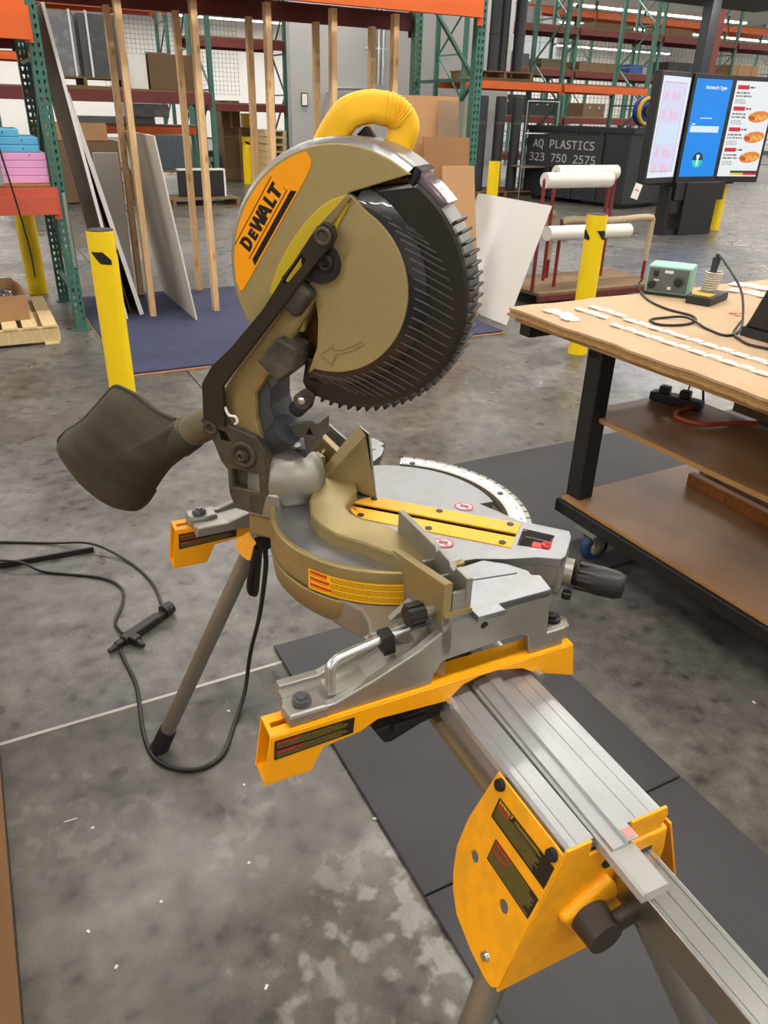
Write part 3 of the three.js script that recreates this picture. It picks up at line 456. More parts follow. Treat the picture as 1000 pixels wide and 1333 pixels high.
  {
    const cv = new THREE.CatmullRomCurve3(bagO.map((q) => V(q[0], q[1], 0)), true), nA = 96, nR = 14, cx = -0.5, cyy = 0.012, pos = [], idx = [];
    for (const sgn of [1, -1]) { const base0 = pos.length / 3; for (let i = 0; i <= nR; i++) for (let k = 0; k <= nA; k++) { const q = cv.getPoint((k % nA) / nA), t = i / nR; let x = cx + (q.x - cx) * t, y = cyy + (q.y - cyy) * t; const th = Math.pow(Math.max(0, 1 - Math.pow(t, 2.4)), 0.55), neck = Math.min(1, Math.max(0.35, (-0.34 - x) / 0.09 + 0.45)); const wr = t < 1 ? 0.006 * (fbm((x + 1) * 1.6 % 1, (y + 1) * 1.3 % 1, 8, 3, 71 + sgn) - 0.5) * 2 * (1 - t * t) + 0.003 * Math.sin((x * 0.8 + y * 1.2) * 90) * t * (1 - t) * 2 : 0; const zc = -0.02; pos.push(x, y, zc + sgn * (0.052 * th * neck + wr)); }
      for (let i = 0; i < nR; i++) for (let k = 0; k < nA; k++) { const a = base0 + i * (nA + 1) + k, b = a + 1, c = a + nA + 1, d = c + 1; if (sgn < 0) idx.push(a, c, b, b, c, d); else idx.push(a, b, c, b, d, c); } }
    const g = new THREE.BufferGeometry(); g.setAttribute('position', new THREE.Float32BufferAttribute(pos, 3)); g.setAttribute('uv', new THREE.Float32BufferAttribute(pos.filter((_, i) => i % 3 < 2), 2)); g.setIndex(idx); g.computeVertexNormals();
    const bagM = part(SAW, 'dust_bag', A(g), M.bag, true); M.bag.side = THREE.DoubleSide;
    part(bagM, 'bag_seam', A(tube(bagO.map((q) => [q[0], q[1], -0.02]).slice(1, 16), 0.0035, 90, 6)), M.bag);
    part(bagM, 'bag_collar', A(rod([-0.388, 0.052, -0.02], [-0.358, 0.07, -0.018], 0.033, 0.028, 24)), M.bag);
  }
  part(SAW, 'dust_tube', A(rod([-0.375, 0.062, -0.018], [-0.3, 0.105, -0.012], 0.0265, 0.0265, 28), rod([-0.372, 0.0638, -0.018], [-0.366, 0.067, -0.018], 0.0278, 0.0278, 28)), M.bagTube);
}
// ring segment: radial profile [[r, z], ...] swept about (cx, cy) between plan angles in degrees
function ringSeg([cx, cyy], prof, a0, a1, n) {
  const pos = [], idx = [], m = prof.length;
  for (let i = 0; i <= n; i++) { const a = (a0 + (a1 - a0) * i / n) * RAD; for (const [r, z] of prof) pos.push(cx + r * Math.cos(a), cyy + r * Math.sin(a), z); }
  for (let i = 0; i < n; i++) for (let k = 0; k < m - 1; k++) { const a = i * m + k, b = a + 1, c = a + m, d = c + 1; idx.push(a, c, b, b, c, d); }
  const g = new THREE.BufferGeometry(); g.setAttribute('position', new THREE.Float32BufferAttribute(pos, 3)); g.setIndex(idx); g.computeVertexNormals();
  return toCreasedNormals(g, 0.9);
}

// ---------- saw stand ----------
const STAND = thing('saw_stand', 'folding aluminium saw stand with yellow end brackets and splayed grey legs', 'saw stand', [0.0068, 0, -1.047], SAW_TURN);
{
  const T = 0.945, S = (...g) => mg(...g).translate(0, T, 0);
  const prof = [[-0.047, -0.143], [-0.0445, -0.1365], [-0.039, -0.135], [-0.0305, -0.135], [-0.03, -0.1365], [-0.029, -0.135], [-0.008, -0.135], [-0.008, -0.15], [0.035, -0.15], [0.035, -0.135], [0.0515, -0.135], [0.052, -0.1365], [0.053, -0.135], [0.072, -0.135], [0.0725, -0.1365], [0.0735, -0.135], [0.084, -0.135], [0.0895, -0.1365], [0.0925, -0.143], [0.0925, -0.166], [0.086, -0.173], [0.07, -0.175], [0.07, -0.21], [0.06, -0.215], [-0.015, -0.215], [-0.025, -0.21], [-0.025, -0.175], [-0.041, -0.173], [-0.047, -0.166]];
  const beam = part(STAND, 'beam', S(ext(prof, -0.52, 0.54)), M.alu);
  part(beam, 'lower_rail', S(bx(0.012, 0.012, 1.0, -0.05, -0.185, 0.0)), P(0x8f7f5f, 0.4, 0.4));
  const k = Math.hypot(1, 0.323), pt = (z, s) => [-0.05 - 0.323 / k * s, -0.135 - s / k, z];
  const outl = [[0.42, 0.0], [0.545, 0.0], [0.547, 0.2], [0.54, 0.209], [0.529, 0.212], [0.492, 0.208], [0.452, 0.197], [0.43, 0.178], [0.418, 0.157], [0.408, 0.129], [0.407, 0.085]];
  const holes = [circ(0.44, 0.1135, 0.0075, 14), circ(0.507, 0.119, 0.008, 14)];
  // a plate drawn in (z, s), 3 mm thick, laid on the leaning side plane
  const lean = (pts, hs, t = 0.003, bev = 0.0006) => { const g = ext(pts, -t, 0, bev, hs); const m = new THREE.Matrix4().makeBasis(V(0, 0, 1), V(-0.323 / k, -1 / k, 0), V(1 / k, -0.323 / k, 0)); m.setPosition(-0.05, -0.135, 0); g.applyMatrix4(m); return g; };
  const mirX = (g) => { g = clean(g); const p = g.attributes.position, n = g.attributes.normal, u = g.attributes.uv; for (let i = 0; i < p.count; i++) { p.setX(i, 0.0455 - p.getX(i)); n.setX(i, -n.getX(i)); } for (const at of [p, n, u]) for (let i = 0; i < at.count; i += 3) for (let q = 0; q < at.itemSize; q++) { const a = at.array[(i + 1) * at.itemSize + q]; at.array[(i + 1) * at.itemSize + q] = at.array[(i + 2) * at.itemSize + q]; at.array[(i + 2) * at.itemSize + q] = a; } return g; };
  const endFace = [[-0.05, -0.129], [-0.016, -0.129], [-0.016, -0.151], [0.037, -0.151], [0.039, -0.127], [0.09, -0.127], [0.094, -0.14], [0.088, -0.155], [0.1, -0.17], [0.104, -0.2], [0.1, -0.3], [0.07, -0.335], [-0.113, -0.335]];
  function bracket(sgn) {
    const f = (g) => { g = clean(g); if (sgn < 0) g.rotateY(Math.PI).translate(0.0455, 0, 0); return g; };
    const b = part(STAND, 'end_bracket', S(f(mg(lean(outl, holes), mirX(lean(outl.map(([z, q]) => [z, Math.max(q, 0.03)]), [])), ext(endFace, 0.543, 0.547, 0.001)))), M.yellowWorn);
    part(b, 'bracket_boss', S(f(mg(rb(0.075, 0.05, 0.016, 0.008, -0.002, -0.235, 0.55, [0, 0, 35]), rb(0.055, 0.038, 0.03, 0.004, 0.07, -0.178, 0.535)))), M.yellowWorn);
    for (const q of [[0.432, 0.009], [0.534, 0.011]]) { const p = pt(...q); part(b, 'rubber_bumper', S(f(rod([p[0] + 0.002, p[1], p[2]], [p[0] - 0.008, p[1] + 0.003, p[2]], 0.0085, 0.007, 20))), M.rubber); }
    { const p = pt(0.515, 0.189); part(b, 'hinge_pin', S(f(rod([p[0], p[1], p[2]], [p[0] - 0.007, p[1] + 0.002, p[2]], 0.0075, 0.005, 18))), M.zinc); }
    if (sgn > 0) {
      const q = (c, t) => { const a = c.map((e) => pt(...e)); return S(quad(a[0], a[1], a[2], a[3], 0.0036)); };
      part(b, 'instruction_label', q([[0.438, 0.051], [0.543, 0.051], [0.543, 0.02], [0.438, 0.022]]), decalMat(tPlateA), true);
      part(b, 'instruction_label', q([[0.458, 0.097], [0.542, 0.097], [0.543, 0.066], [0.458, 0.066]]), decalMat(tPlateB), true);
      part(b, 'slot_bolt', S(cy(0.006, 0.006, 0.004, 0.012, -0.178, 0.548, 'z', 16)), M.blackMatte);
    }
    // clamp lever
    const lv = part(b, 'clamp_lever', S(f(mg(cy(0.022, 0.024, 0.034, -0.008, -0.262, 0.572, 'z', 28), rb(0.062, 0.03, 0.016, 0.007, 0.034, -0.245, 0.582, [0, 0, 10]), rb(0.05, 0.02, 0.014, 0.006, 0.055, -0.225, 0.574, [0, 0, -50]), ext([[0.03, -0.25], [0.062, -0.24], [0.07, -0.285], [0.06, -0.305], [0.05, -0.292]], 0.566, 0.576, 0.003)))), P(0x372f29, 0.5)); lv.position.y = 0.018;
    part(lv, 'lever_rib', S(f(mg(Array.from({ length: 6 }, (_, i) => rb(0.002, 0.024, 0.003, 0.001, 0.036 + i * 0.0055, -0.243 + i * 0.001, 0.5905, [0, 0, 10]))))), P(0x1d1916, 0.5));
    part(b, 'lever_washer', S(f(lat([[0.012, 0], [0.0235, 0], [0.0235, 0.003], [0.012, 0.003]], 28, -0.008, -0.262, 0.556, 'z'))), M.zinc).position.y += 0.018;
  }
  bracket(1); bracket(-1);
  for (const [sx, sz] of [[-1, 1], [1, 1], [-1, -1], [1, -1]]) {
    const hx = sx < 0 ? -0.082 : 0.112, h = V(hx, T - 0.315, 0.512 * sz), f = V(sx < 0 ? -0.343 : 0.389, 0.0, 0.62 * sz), d = f.clone().sub(h).normalize();
    const L = part(STAND, 'leg', rod(h.clone().addScaledVector(d, -0.012), f.clone().addScaledVector(d, -0.03), 0.019, 0.019, 28), M.legTube);
    part(L, 'foot', mg(rod(f.clone().addScaledVector(d, -0.075), f.clone().addScaledVector(d, -0.0115), 0.0225, 0.0235, 24), rod([f.x, 0.0, f.z], [f.x, 0.012, f.z], 0.024)), M.rubber);
  }
  // pulled-out work support arm
  const arm = part(STAND, 'extension_arm', S(rb(0.05, 0.05, 1.0, 0.003, 0.054, -0.211, 0.98)), M.armAlu);
  part(arm, 'arm_rib', S(bx(0.006, 0.0012, 0.999, 0.038, -0.1857, 0.98), bx(0.005, 0.0012, 0.999, 0.057, -0.1857, 0.98), bx(0.004, 0.0012, 0.999, 0.073, -0.1857, 0.98)), M.armAlu);
  part(arm, 'end_plug', S(bx(0.03, 0.008, 0.004, 0.062, -0.183, 0.5485)), M.charcoal);
}
// saw mounting brackets, one under each side of the saw
{
  const face = [[-0.291, -0.104], [-0.302, -0.178], [-0.241, -0.178], [-0.224, -0.145], [-0.174, -0.139], [-0.15, -0.127], [-0.048, -0.134], [-0.025, -0.114], [0.0, -0.108], [0.03, -0.108], [0.07, -0.118], [0.094, -0.134], [0.165, -0.162], [0.155, -0.104]].map(([x, y]) => [x, y + 0.186]);
  for (const s of [1, -1]) {
    const t = thing('saw_mounting_bracket', s > 0 ? 'yellow steel saw mounting bracket nearest the camera, clamped across the stand beam' : 'far yellow saw mounting bracket below the dust bag side of the saw', 'bracket', V(0.0068, 0.945 - 0.186, -1.047), SAW_TURN, 'saw mounting brackets');
    const z0 = s > 0 ? 0.25 : -0.288, up = (g) => g;
    part(t, 'channel', [ext(face, z0 + 0.036, z0 + 0.039, 0.0006), ext(face, z0, z0 + 0.003, 0.0006), plan([[-0.2905, z0 + 0.001], [0.1545, z0 + 0.001], [0.1545, z0 + 0.038], [-0.2905, z0 + 0.038]], 0.0812, 0.0838, 0, [[[-0.285, z0 + 0.015], [-0.263, z0 + 0.015], [-0.263, z0 + 0.024], [-0.285, z0 + 0.024]]]), bx(0.06, 0.0025, 0.037, -0.271, 0.009, z0 + 0.0195), bx(0.0025, 0.058, 0.037, 0.159, 0.054, z0 + 0.0195, [0, 0, 10])], M.yellow);
    part(t, 'warning_label', quad([-0.288, 0.046, z0 + 0.0392], [-0.184, 0.05, z0 + 0.0392], [-0.182, 0.075, z0 + 0.0392], [-0.286, 0.076, z0 + 0.0392], 0.0005), decalMat(tWarn), true);
    part(t, 'clamp_handle', [ext([[-0.15, 0.03], [-0.05, 0.045], [-0.05, 0.02], [-0.075, 0.018], [-0.125, 0.0], [-0.135, 0.003]], z0 - 0.035, z0 + 0.03, 0.003), bx(0.05, 0.012, 0.07, -0.1, 0.03, z0)], M.black);
    for (const x of [-0.045, 0.097]) part(t, 'clamp_screw', rod([x, 0.052, z0 + 0.03], [x, 0.052, z0 + 0.05], 0.0065, 0.006, 16), M.zinc);
    part(t, 'rubber_foot', cy(0.008, 0.009, 0.006, -0.27, 0.005, z0 + 0.02), M.rubber);
  }
}
// offcuts lying along the beam
{
  const B = (x, y, z) => V(0.0068, 0.945, -1.047).add(V(x, y, z).applyAxisAngle(V(0, 1, 0), SAW_TURN * RAD));
  one('acrylic_bar', 'clear frosted acrylic bar lying in the beam groove and sticking out past its end', 'plastic bar', ext([[-0.0155, 0], [0.0145, 0], [0.0175, 0.003], [0.0175, 0.0135], [0.015, 0.015], [-0.013, 0.015], [-0.016, 0.012]], -0.17, 0.172, 0.0008), phy({ color: 0xc4c3bd, roughness: 0.25, transmission: 0.35, thickness: 0 }), B(0.0125, -0.1487, 0.444), SAW_TURN - 1);
  const st = thing('metal_strip', 'thin silver metal strip resting on top of the acrylic bar', 'metal strip', B(0.0135, -0.1335, 0.414), SAW_TURN - 1);
  part(st, 'strip', ext([[-0.014, 0.0], [-0.013, 0.004], [0.004, 0.005], [0.005, 0.009], [0.02, 0.009], [0.021, 0.007], [0.008, 0.006], [0.006, 0.0]], -0.14, 0.15), M.alu);
  part(st, 'tape_mark', bx(0.012, 0.0006, 0.012, 0.013, 0.0094, 0.142), P(0xd98a80, 0.7));
}

// ---------- mats on the floor ----------
{
  const tab = (x, z, s) => [[x, z], [x + 0.015, z + 0.03 * s], [x + 0.06, z + 0.03 * s], [x + 0.075, z]];
  const m1 = [[0.59, -1.82], [1.35, -1.82], [1.35, -0.872], [1.15, -0.872], [1.14, -0.845], [1.08, -0.845], [1.07, -0.872], [0.78, -0.872], [0.77, -0.845], [0.71, -0.845], [0.7, -0.872], [0.59, -0.872]];
  const m2 = [[0.59, -0.867], [0.695, -0.867], [0.705, -0.84], [0.775, -0.84], [0.785, -0.867], [1.065, -0.867], [1.075, -0.84], [1.145, -0.84], [1.155, -0.867], [1.35, -0.867], [1.35, 0.3], [0.59, 0.3]];
  const rel = (p, x, z) => p.map((q) => [q[0] - x, q[1] - z]);
  one('floor_mat', 'dark grey rubber floor mat tile lying under the saw stand', 'mat', plan(rel(m1, 0.97, -1.34), 0.0005, 0.0125, 0.003), M.matRubber, E(0.97, 0, -1.34), TILT, 'dark rubber mat tiles');
  one('floor_mat', 'dark grey rubber mat tile at the bottom edge below the yellow end bracket', 'mat', plan(rel(m2, 0.97, -0.4), 0.0005, 0.0125, 0.003), M.matRubber, E(0.97, 0, -0.4), TILT, 'dark rubber mat tiles');
  one('floor_mat', 'dark grey rubber mat in front of and under the wheeled work table', 'mat', plan([[-0.72, -0.52], [1.4, -0.52], [1.4, 0.52], [-0.72, 0.52]], 0.0005, 0.0125, 0.003), M.matRubber, E(2.45, 0, -2.25), TILT, 'dark rubber mat tiles');
  const blue = thing('blue_carpet', 'navy blue carpet mat on the floor below the standing timber studs', 'carpet', E(2.1, 0, -5.9), TILT);
  part(blue, 'pile', bx(2.85, 0.012, 2.3, 0, 0.014, 0), Tm(0x3c415c, 0x30344c, 0.5, 0.6, 0.95, 0, { bumpMap: grain, bumpScale: 0.0006 }, 5, 81, 0.3));
  part(blue, 'backing_board', bx(2.87, 0.0075, 2.32, 0, 0.00425, 0.01), M.plyEdge);
}
// ---------- bollards ----------
function bollard(p, label, h = 0.94, r = 0.068, mark = 0, marks = true) {
  const t = thing('bollard', label, 'bollard', p, TILT, 'yellow safety bollards');
  part(t, 'sleeve', lat([[r - 0.006, h - 0.004], [r, h - 0.008], [r, 0.0], [r - 0.01, 0]], 40), M.post);
  part(t, 'cap', lat([[0, h], [r - 0.008, h], [r - 0.003, h - 0.006], [r - 0.004, h - 0.012]], 40), M.charcoal);
  if (marks) for (let i = 0; i < 3; i++) {
    const a0 = (mark + i * 120 - 42) * RAD, span = 84 * RAD, n = 14, hh = 0.052, dr = 0.05, ps = [], ix = [];
    for (let k = 0; k <= n; k++) { const s = k / n, top = h - 0.1 - Math.max(0, s - 0.62) * dr * 2.2, bt = h - 0.1 - hh * Math.min(1, s * 2.1 + 0.05) - 0.012 * s; const a = a0 + span * s; for (const y of [top, Math.min(top - 0.001, bt)]) ps.push((r + 0.0008) * Math.sin(a), y, (r + 0.0008) * Math.cos(a)); }
    for (let k = 0; k < n; k++) ix.push(2 * k, 2 * k + 1, 2 * k + 2, 2 * k + 1, 2 * k + 3, 2 * k + 2);
    const g = new THREE.BufferGeometry(); g.setAttribute('position', new THREE.Float32BufferAttribute(ps, 3)); g.setIndex(ix); g.computeVertexNormals();
    part(t, 'black_chevron', g, M.blackMatte);
  }
  return t;
}
bollard(V(-1.46, 0, -3.96), 'yellow bollard with black chevron standing behind the dust bag', 0.945, 0.068, -20);
bollard(V(1.36, 0, -5.36), 'yellow bollard with black chevron between the padded cart and the work table', 0.94, 0.068, 10);
bollard(E(0.42, 0, -7.45), 'yellow bollard half hidden behind the green rack upright at far left', 1.0, 0.08, 0, false);
bollard(E(5.7, 0, -17.6), 'small distant yellow bollard in front of the brown carton column', 0.95, 0.1, -10);
bollard(E(8.3, 0, -11.9), 'distant yellow bollard top peeking over the white leaning sheet', 0.8, 0.1, 0, false);
bollard(E(10.35, 0, -8.75), 'yellow bollard standing behind the black menu kiosk', 0.75, 0.08, 0, false);

// ---------- wheeled work table ----------
const TT = (x, y, z) => V(0.457, y, -2.925).add(V(x, 0, z).applyAxisAngle(V(0, 1, 0), TABLE_TURN * RAD));
{
  const t = thing('work_table', 'wheeled work table with cardboard covered top, black steel frame and two brown shelves', 'table', TT(0, 0, 0), TABLE_TURN);
  const wav = (n, f) => Array.from({ length: n + 1 }, (_, i) => f(i / n));
  const top = [...wav(30, (s) => [0.006 * Math.sin(s * 37) + 0.004 * Math.sin(s * 91), 2.4 * s - 0.0]), [1.54, 2.4], ...wav(14, (s) => [1.54 * (1 - s), 0.006 * Math.sin(s * 25) + 0.003 * Math.sin(s * 60)])];
  part(t, 'cardboard_cover', plan(top, 0.841, 0.85, 0.001), M.tableTop);
  part(t, 'cover_edge', [plan(top.map(([x, z]) => [x * 0.995 + 0.004, z * 0.998 + 0.003]), 0.829, 0.8405), plan(top.map(([x, z]) => [x * 0.996 - 0.004, z * 0.999 - 0.003]), 0.8195, 0.828)], M.paperEdge);
  part(t, 'top_board', plan([[0.02, 0.02], [1.52, 0.02], [1.52, 2.38], [0.02, 2.38]], 0.8, 0.819), M.plyEdge);
  part(t, 'top_frame', [bx(0.05, 0.05, 2.1, 0.55, 0.7745, 1.12), bx(0.05, 0.05, 2.1, 1.2, 0.7745, 1.12), bx(1.2, 0.05, 0.06, 0.64, 0.7745, 0.06), bx(1.15, 0.05, 0.05, 0.66, 0.7745, 0.4), bx(1.15, 0.05, 0.05, 0.66, 0.7745, 2.05)], M.steelBlack);
  for (const [x, z] of [[0.12, 0.4], [0.12, 2.05], [1.2, 0.4], [1.2, 2.05]]) {
    part(t, 'leg', rb(0.07, 0.6, 0.075, 0.006, x, 0.475, z), M.steelBlack);
    const cx = x < 0.5 ? 0.075 : 1.18, cz = z < 1 ? z + 0.15 : z - 0.05, fork = [[-0.035, 0.125], [0.045, 0.125], [0.03, 0.05], [0.005, 0.05]];
    const c = part(t, 'caster', [bx(0.1, 0.008, 0.1, cx, 0.131, cz), ext(fork, -0.03, -0.024).translate(cx, 0, cz), ext(fork, 0.024, 0.03).translate(cx, 0, cz), cy(0.011, 0.011, 0.07, cx + 0.015, 0.06, cz, 'z')], P(0x9b9683, 0.4, 0.5));
    part(c, 'wheel', lat([[0.012, -0.02], [0.038, -0.02], [0.055, -0.018], [0.06, -0.009], [0.06, 0.009], [0.055, 0.018], [0.038, 0.02], [0.012, 0.02]], 32).rotateX(Math.PI / 2).translate(cx + 0.015, 0.06, cz), P(0x1f3a5c, 0.45));
    part(c, 'wheel_hub', lat([[0.0, -0.021], [0.034, -0.021], [0.034, 0.021], [0, 0.021]], 24).rotateX(Math.PI / 2).translate(cx + 0.015, 0.06, cz), P(0xa39c86, 0.5));
  }
  part(t, 'lower_frame', [rb(0.05, 0.05, 1.82, 0.004, 0.065, 0.16, 1.27), rb(0.05, 0.05, 1.82, 0.004, 1.2, 0.16, 1.27), rb(1.18, 0.05, 0.05, 0.004, 0.63, 0.16, 0.385), rb(1.18, 0.05, 0.05, 0.004, 0.63, 0.16, 2.15)], M.steelBlack);
  const sh = [[0.06, 0.375], [1.2, 0.375], [1.2, 2.15], [0.06, 2.15]];
  part(t, 'lower_shelf', plan(sh, 0.186, 0.2, 0.001), M.shelf);
  part(t, 'shelf_edge', bx(0.004, 0.013, 1.775, 0.0585, 0.193, 1.26), M.plyEdge);
  part(t, 'middle_shelf', plan([[0.125, 0.345], [0.62, 0.345], [0.62, 2.15], [0.125, 2.15]].map(([x, z]) => [x, z]), 0.512, 0.53, 0.001), M.shelf);
  part(t, 'shelf_edge', [bx(0.004, 0.017, 1.8, 0.1235, 0.521, 1.25)], M.plyEdge);
  part(t, 'back_panel', bx(0.012, 0.12, 1.5, 0.63, 0.6, 1.36), M.cardDark);
}
{
  const led = (x, z0, z1, w, label, y = 0.851, turn = 0) => { const t = thing('led_strip', label, 'LED strip', TT(x, y, (z0 + z1) / 2), TABLE_TURN + turn, 'white LED strips on the table'); const L = z1 - z0; part(t, 'tape', bx(w * 0.72, 0.003, L, 0, 0.0015, 0), M.white); const mod = shared(rb(w, 0.006, 0.045, 0.003, 0, 0.005, 0)); const n = Math.max(2, Math.round(L / 0.06)); for (let i = 0; i < n; i++) { const m = part(t, 'led_module', mod, M.white); m.position.set((i % 2 - 0.5) * w * 0.25, 0, -L / 2 + (i + 0.5) * L / n); } };
  led(0.172, 0.37, 1.5, 0.026, 'long white LED strip nearest the front edge of the work table');
  led(0.275, 0.33, 1.4, 0.026, 'long white LED strip running parallel behind the front one');
  led(0.222, 0.13, 0.3, 0.03, 'short white LED strip at the corner of the work table, front of two');
  led(0.3, 0.12, 0.31, 0.03, 'short white LED strip at the corner of the work table, rear of two');
  led(0.1, 0.1, 0.28, 0.06, 'wide white LED strip piece closest to the torn table corner', 0.851, -8);
  led(1.15, 0.1, 0.42, 0.07, 'white LED sheet piece beyond the soldering iron holder', 0.851, 12);
  led(1.3, 0.0, 0.36, 0.08, 'white LED sheet piece at the far edge of the work table', 0.851, 20);
  one('red_scrap', 'tiny red plastic scraps on the table beside the black cord', 'scrap', [bx(0.03, 0.002, 0.02, 0, 0.001, 0), bx(0.02, 0.002, 0.01, 0.03, 0.001, 0.02), bx(0.012, 0.002, 0.02, -0.02, 0.001, 0.03)], M.red, TT(0.75, 0.851, 0.42), 40);
  // soldering station
  const s = thing('soldering_station', 'mint green soldering station with grey control panel on the work table', 'soldering station', TT(0.80, 0.851, 0.05), TABLE_TURN + 33);
  part(s, 'case', [rb(0.15, 0.108, 0.175, 0.006, 0.0, 0.064, 0)], P(0x86b8a6, 0.45));
  part(s, 'foot_rail', [bx(0.145, 0.012, 0.17, 0, 0.006, 0)], M.charcoal);
  const pn = part(s, 'panel', rb(0.004, 0.094, 0.158, 0.0015, -0.0755, 0.064, 0), P(0x5d6464, 0.5));
  part(pn, 'knob', [cy(0.014, 0.016, 0.016, -0.086, 0.062, 0.045, 'x', 20), lat([[0.019, 0], [0.021, 0], [0.021, 0.0008], [0.019, 0.0008]], 24, -0.078, 0.062, 0.045, 'x')], M.black);
  part(pn, 'switch', rb(0.008, 0.024, 0.02, 0.002, -0.079, 0.088, -0.05), M.black);
  part(pn, 'jack', cy(0.013, 0.015, 0.03, -0.09, 0.045, -0.058, 'x', 18), M.black);
  part(pn, 'print', [bx(0.0008, 0.012, 0.034, -0.078, 0.098, 0.0), bx(0.0008, 0.006, 0.02, -0.078, 0.062, -0.045), bx(0.0008, 0.012, 0.014, -0.078, 0.034, 0.01)], M.white);
  // iron holder
  const h = thing('iron_holder', 'soldering iron holder with yellow sponge tray and coiled metal sleeve', 'iron holder', TT(0.83, 0.851, 0.225), TABLE_TURN + 20);
  part(h, 'base', rb(0.2, 0.032, 0.1, 0.004, 0, 0.016, 0), M.charcoal);
  part(h, 'sponge', rb(0.06, 0.006, 0.075, 0.002, -0.05, 0.034, 0), P(0xd9b03a, 0.9));
  part(h, 'sleeve', Array.from({ length: 8 }, (_, i) => new THREE.TorusGeometry(0.026 + i * 0.0008, 0.0045, 8, 24).rotateX(Math.PI / 2).translate(i * 0.0035, 0.05 + i * 0.0085, 0)), P(0xb9b2a2, 0.4, 0.6));
  part(h, 'core', cy(0.024, 0.02, 0.06, 0.012, 0.075, 0), P(0x8a8478, 0.5, 0.4));
  const ir = one('soldering_iron', 'black soldering iron handle resting in its holder', 'soldering iron', [rod([0, 0, 0], [0.02, 0.06, -0.01], 0.012, 0.016, 18), rod([0.02, 0.06, -0.01], [0.024, 0.075, -0.012], 0.009, 0.008)], M.black, TT(0.842, 0.955, 0.217), TABLE_TURN);
  void ir;
  const cp = [[0.735, 0.896, -0.045], [0.705, 0.88, -0.03], [0.672, 0.857, 0.02], [0.59, 0.855, 0.15], [0.548, 0.855, 0.284], [0.552, 0.855, 0.392], [0.498, 0.855, 0.458], [0.411, 0.855, 0.482], [0.331, 0.855, 0.448], [0.347, 0.855, 0.383], [0.418, 0.855, 0.375], [0.484, 0.862, 0.427], [0.445, 0.855, 0.554], [0.43, 0.855, 0.648], [0.519, 0.857, 0.631], [0.62, 0.88, 0.56], [0.72, 0.95, 0.45], [0.8, 1.02, 0.29], [0.858, 1.028, 0.22]];
  one('coiled_cable', 'black soldering iron cord looping across the table top', 'cord', tube(cp.map((q) => V(q[0], q[1] - 0.85, q[2])), 0.0045, 160, 8), M.black, TT(0, 0.85, 0), TABLE_TURN);
  one('trailing_cable', 'second black cord trailing off the right edge of the table beside the black housing', 'cord', tube([[0.56, 0.03, 0.6], [0.48, 0.006, 0.64], [0.43, 0.006, 0.706], [0.403, 0.006, 0.771], [0.423, 0.006, 0.86], [0.45, 0.006, 1.2]].map((q) => V(...q)), 0.0045, 60, 8), M.black, TT(0, 0.85, 0), TABLE_TURN);
  const bo = thing('black_housing', 'black plastic housing with vent ribs at the right edge of the table', 'housing', TT(0.5, 0.851, 0.66), TABLE_TURN);
  part(bo, 'body', side([[0.0, 0.03], [0.35, 0.03], [0.35, 0.36], [0.15, 0.36], [0.1, 0.32], [0.012, 0.06]], 0, 0.3, 0.008), M.black);
  part(bo, 'base_rim', bx(0.31, 0.03, 0.36, 0.15, 0.0155, 0.175), M.charcoal);
  for (let i = 0; i < 6; i++) part(bo, 'vent_rib', bx(0.008, 0.008, 0.16 - i * 0.012, -0.001, 0.14 + i * 0.03, 0.15 + i * 0.012), M.blackMatte);
  // on the shelves
  const ps = thing('power_strip', 'black power strip lying on the middle shelf of the work table', 'power strip', TT(0.5, 0.531, 0.45), TABLE_TURN + 20);
  part(ps, 'body', rb(0.05, 0.035, 0.2, 0.006, 0, 0.018, 0), M.black); for (const z of [-0.05, 0.03]) part(ps, 'plug', rb(0.035, 0.03, 0.04, 0.006, 0, 0.048, z), M.black);
  one('extension_lead', 'orange extension cord curling on the middle shelf', 'cord', tube([[0.5, 0.012, 0.52], [0.42, 0.01, 0.53], [0.37, 0.01, 0.58], [0.4, 0.01, 0.66], [0.5, 0.01, 0.7], [0.6, 0.01, 0.74]].map((q) => V(...q)), 0.008, 60, 10), P(0xb4451f, 0.55), TT(0, 0.531, 0), TABLE_TURN);
  one('timber_offcut', 'orange brown timber batten lying on the lower shelf, front of two', 'timber', rb(0.035, 0.05, 1.2, 0.003, 0, 0.025, 0), M.beamWood, TT(0.575, 0.201, 1.12), TABLE_TURN - 2, 'battens on the lower shelf');
  one('timber_offcut', 'darker timber batten lying on the lower shelf behind the front one', 'timber', rb(0.04, 0.04, 1.2, 0.003, 0, 0.02, 0), M.palletOld, TT(0.67, 0.201, 1.1), TABLE_TURN - 2, 'battens on the lower shelf');
  one('loose_cable', 'thin black cord hanging behind the work table leg to the floor', 'cord', tube([TT(1.0, 0.8, 0.1), TT(1.0, 0.55, 0.12), TT(0.99, 0.3, 0.1), TT(1.02, 0.1, 0.14), TT(1.0, 0.02, 0.3), TT(1.1, 0.018, 0.6)], 0.004, 50, 6), M.black);
  one('loose_cable', 'thick black cord hanging below the power strip between the shelves', 'cord', tube([TT(0.66, 0.62, 0.42), TT(0.7, 0.5, 0.42), TT(0.7, 0.36, 0.46), TT(0.72, 0.26, 0.43), TT(0.74, 0.206, 0.5)], 0.005, 50, 6), M.black);
}
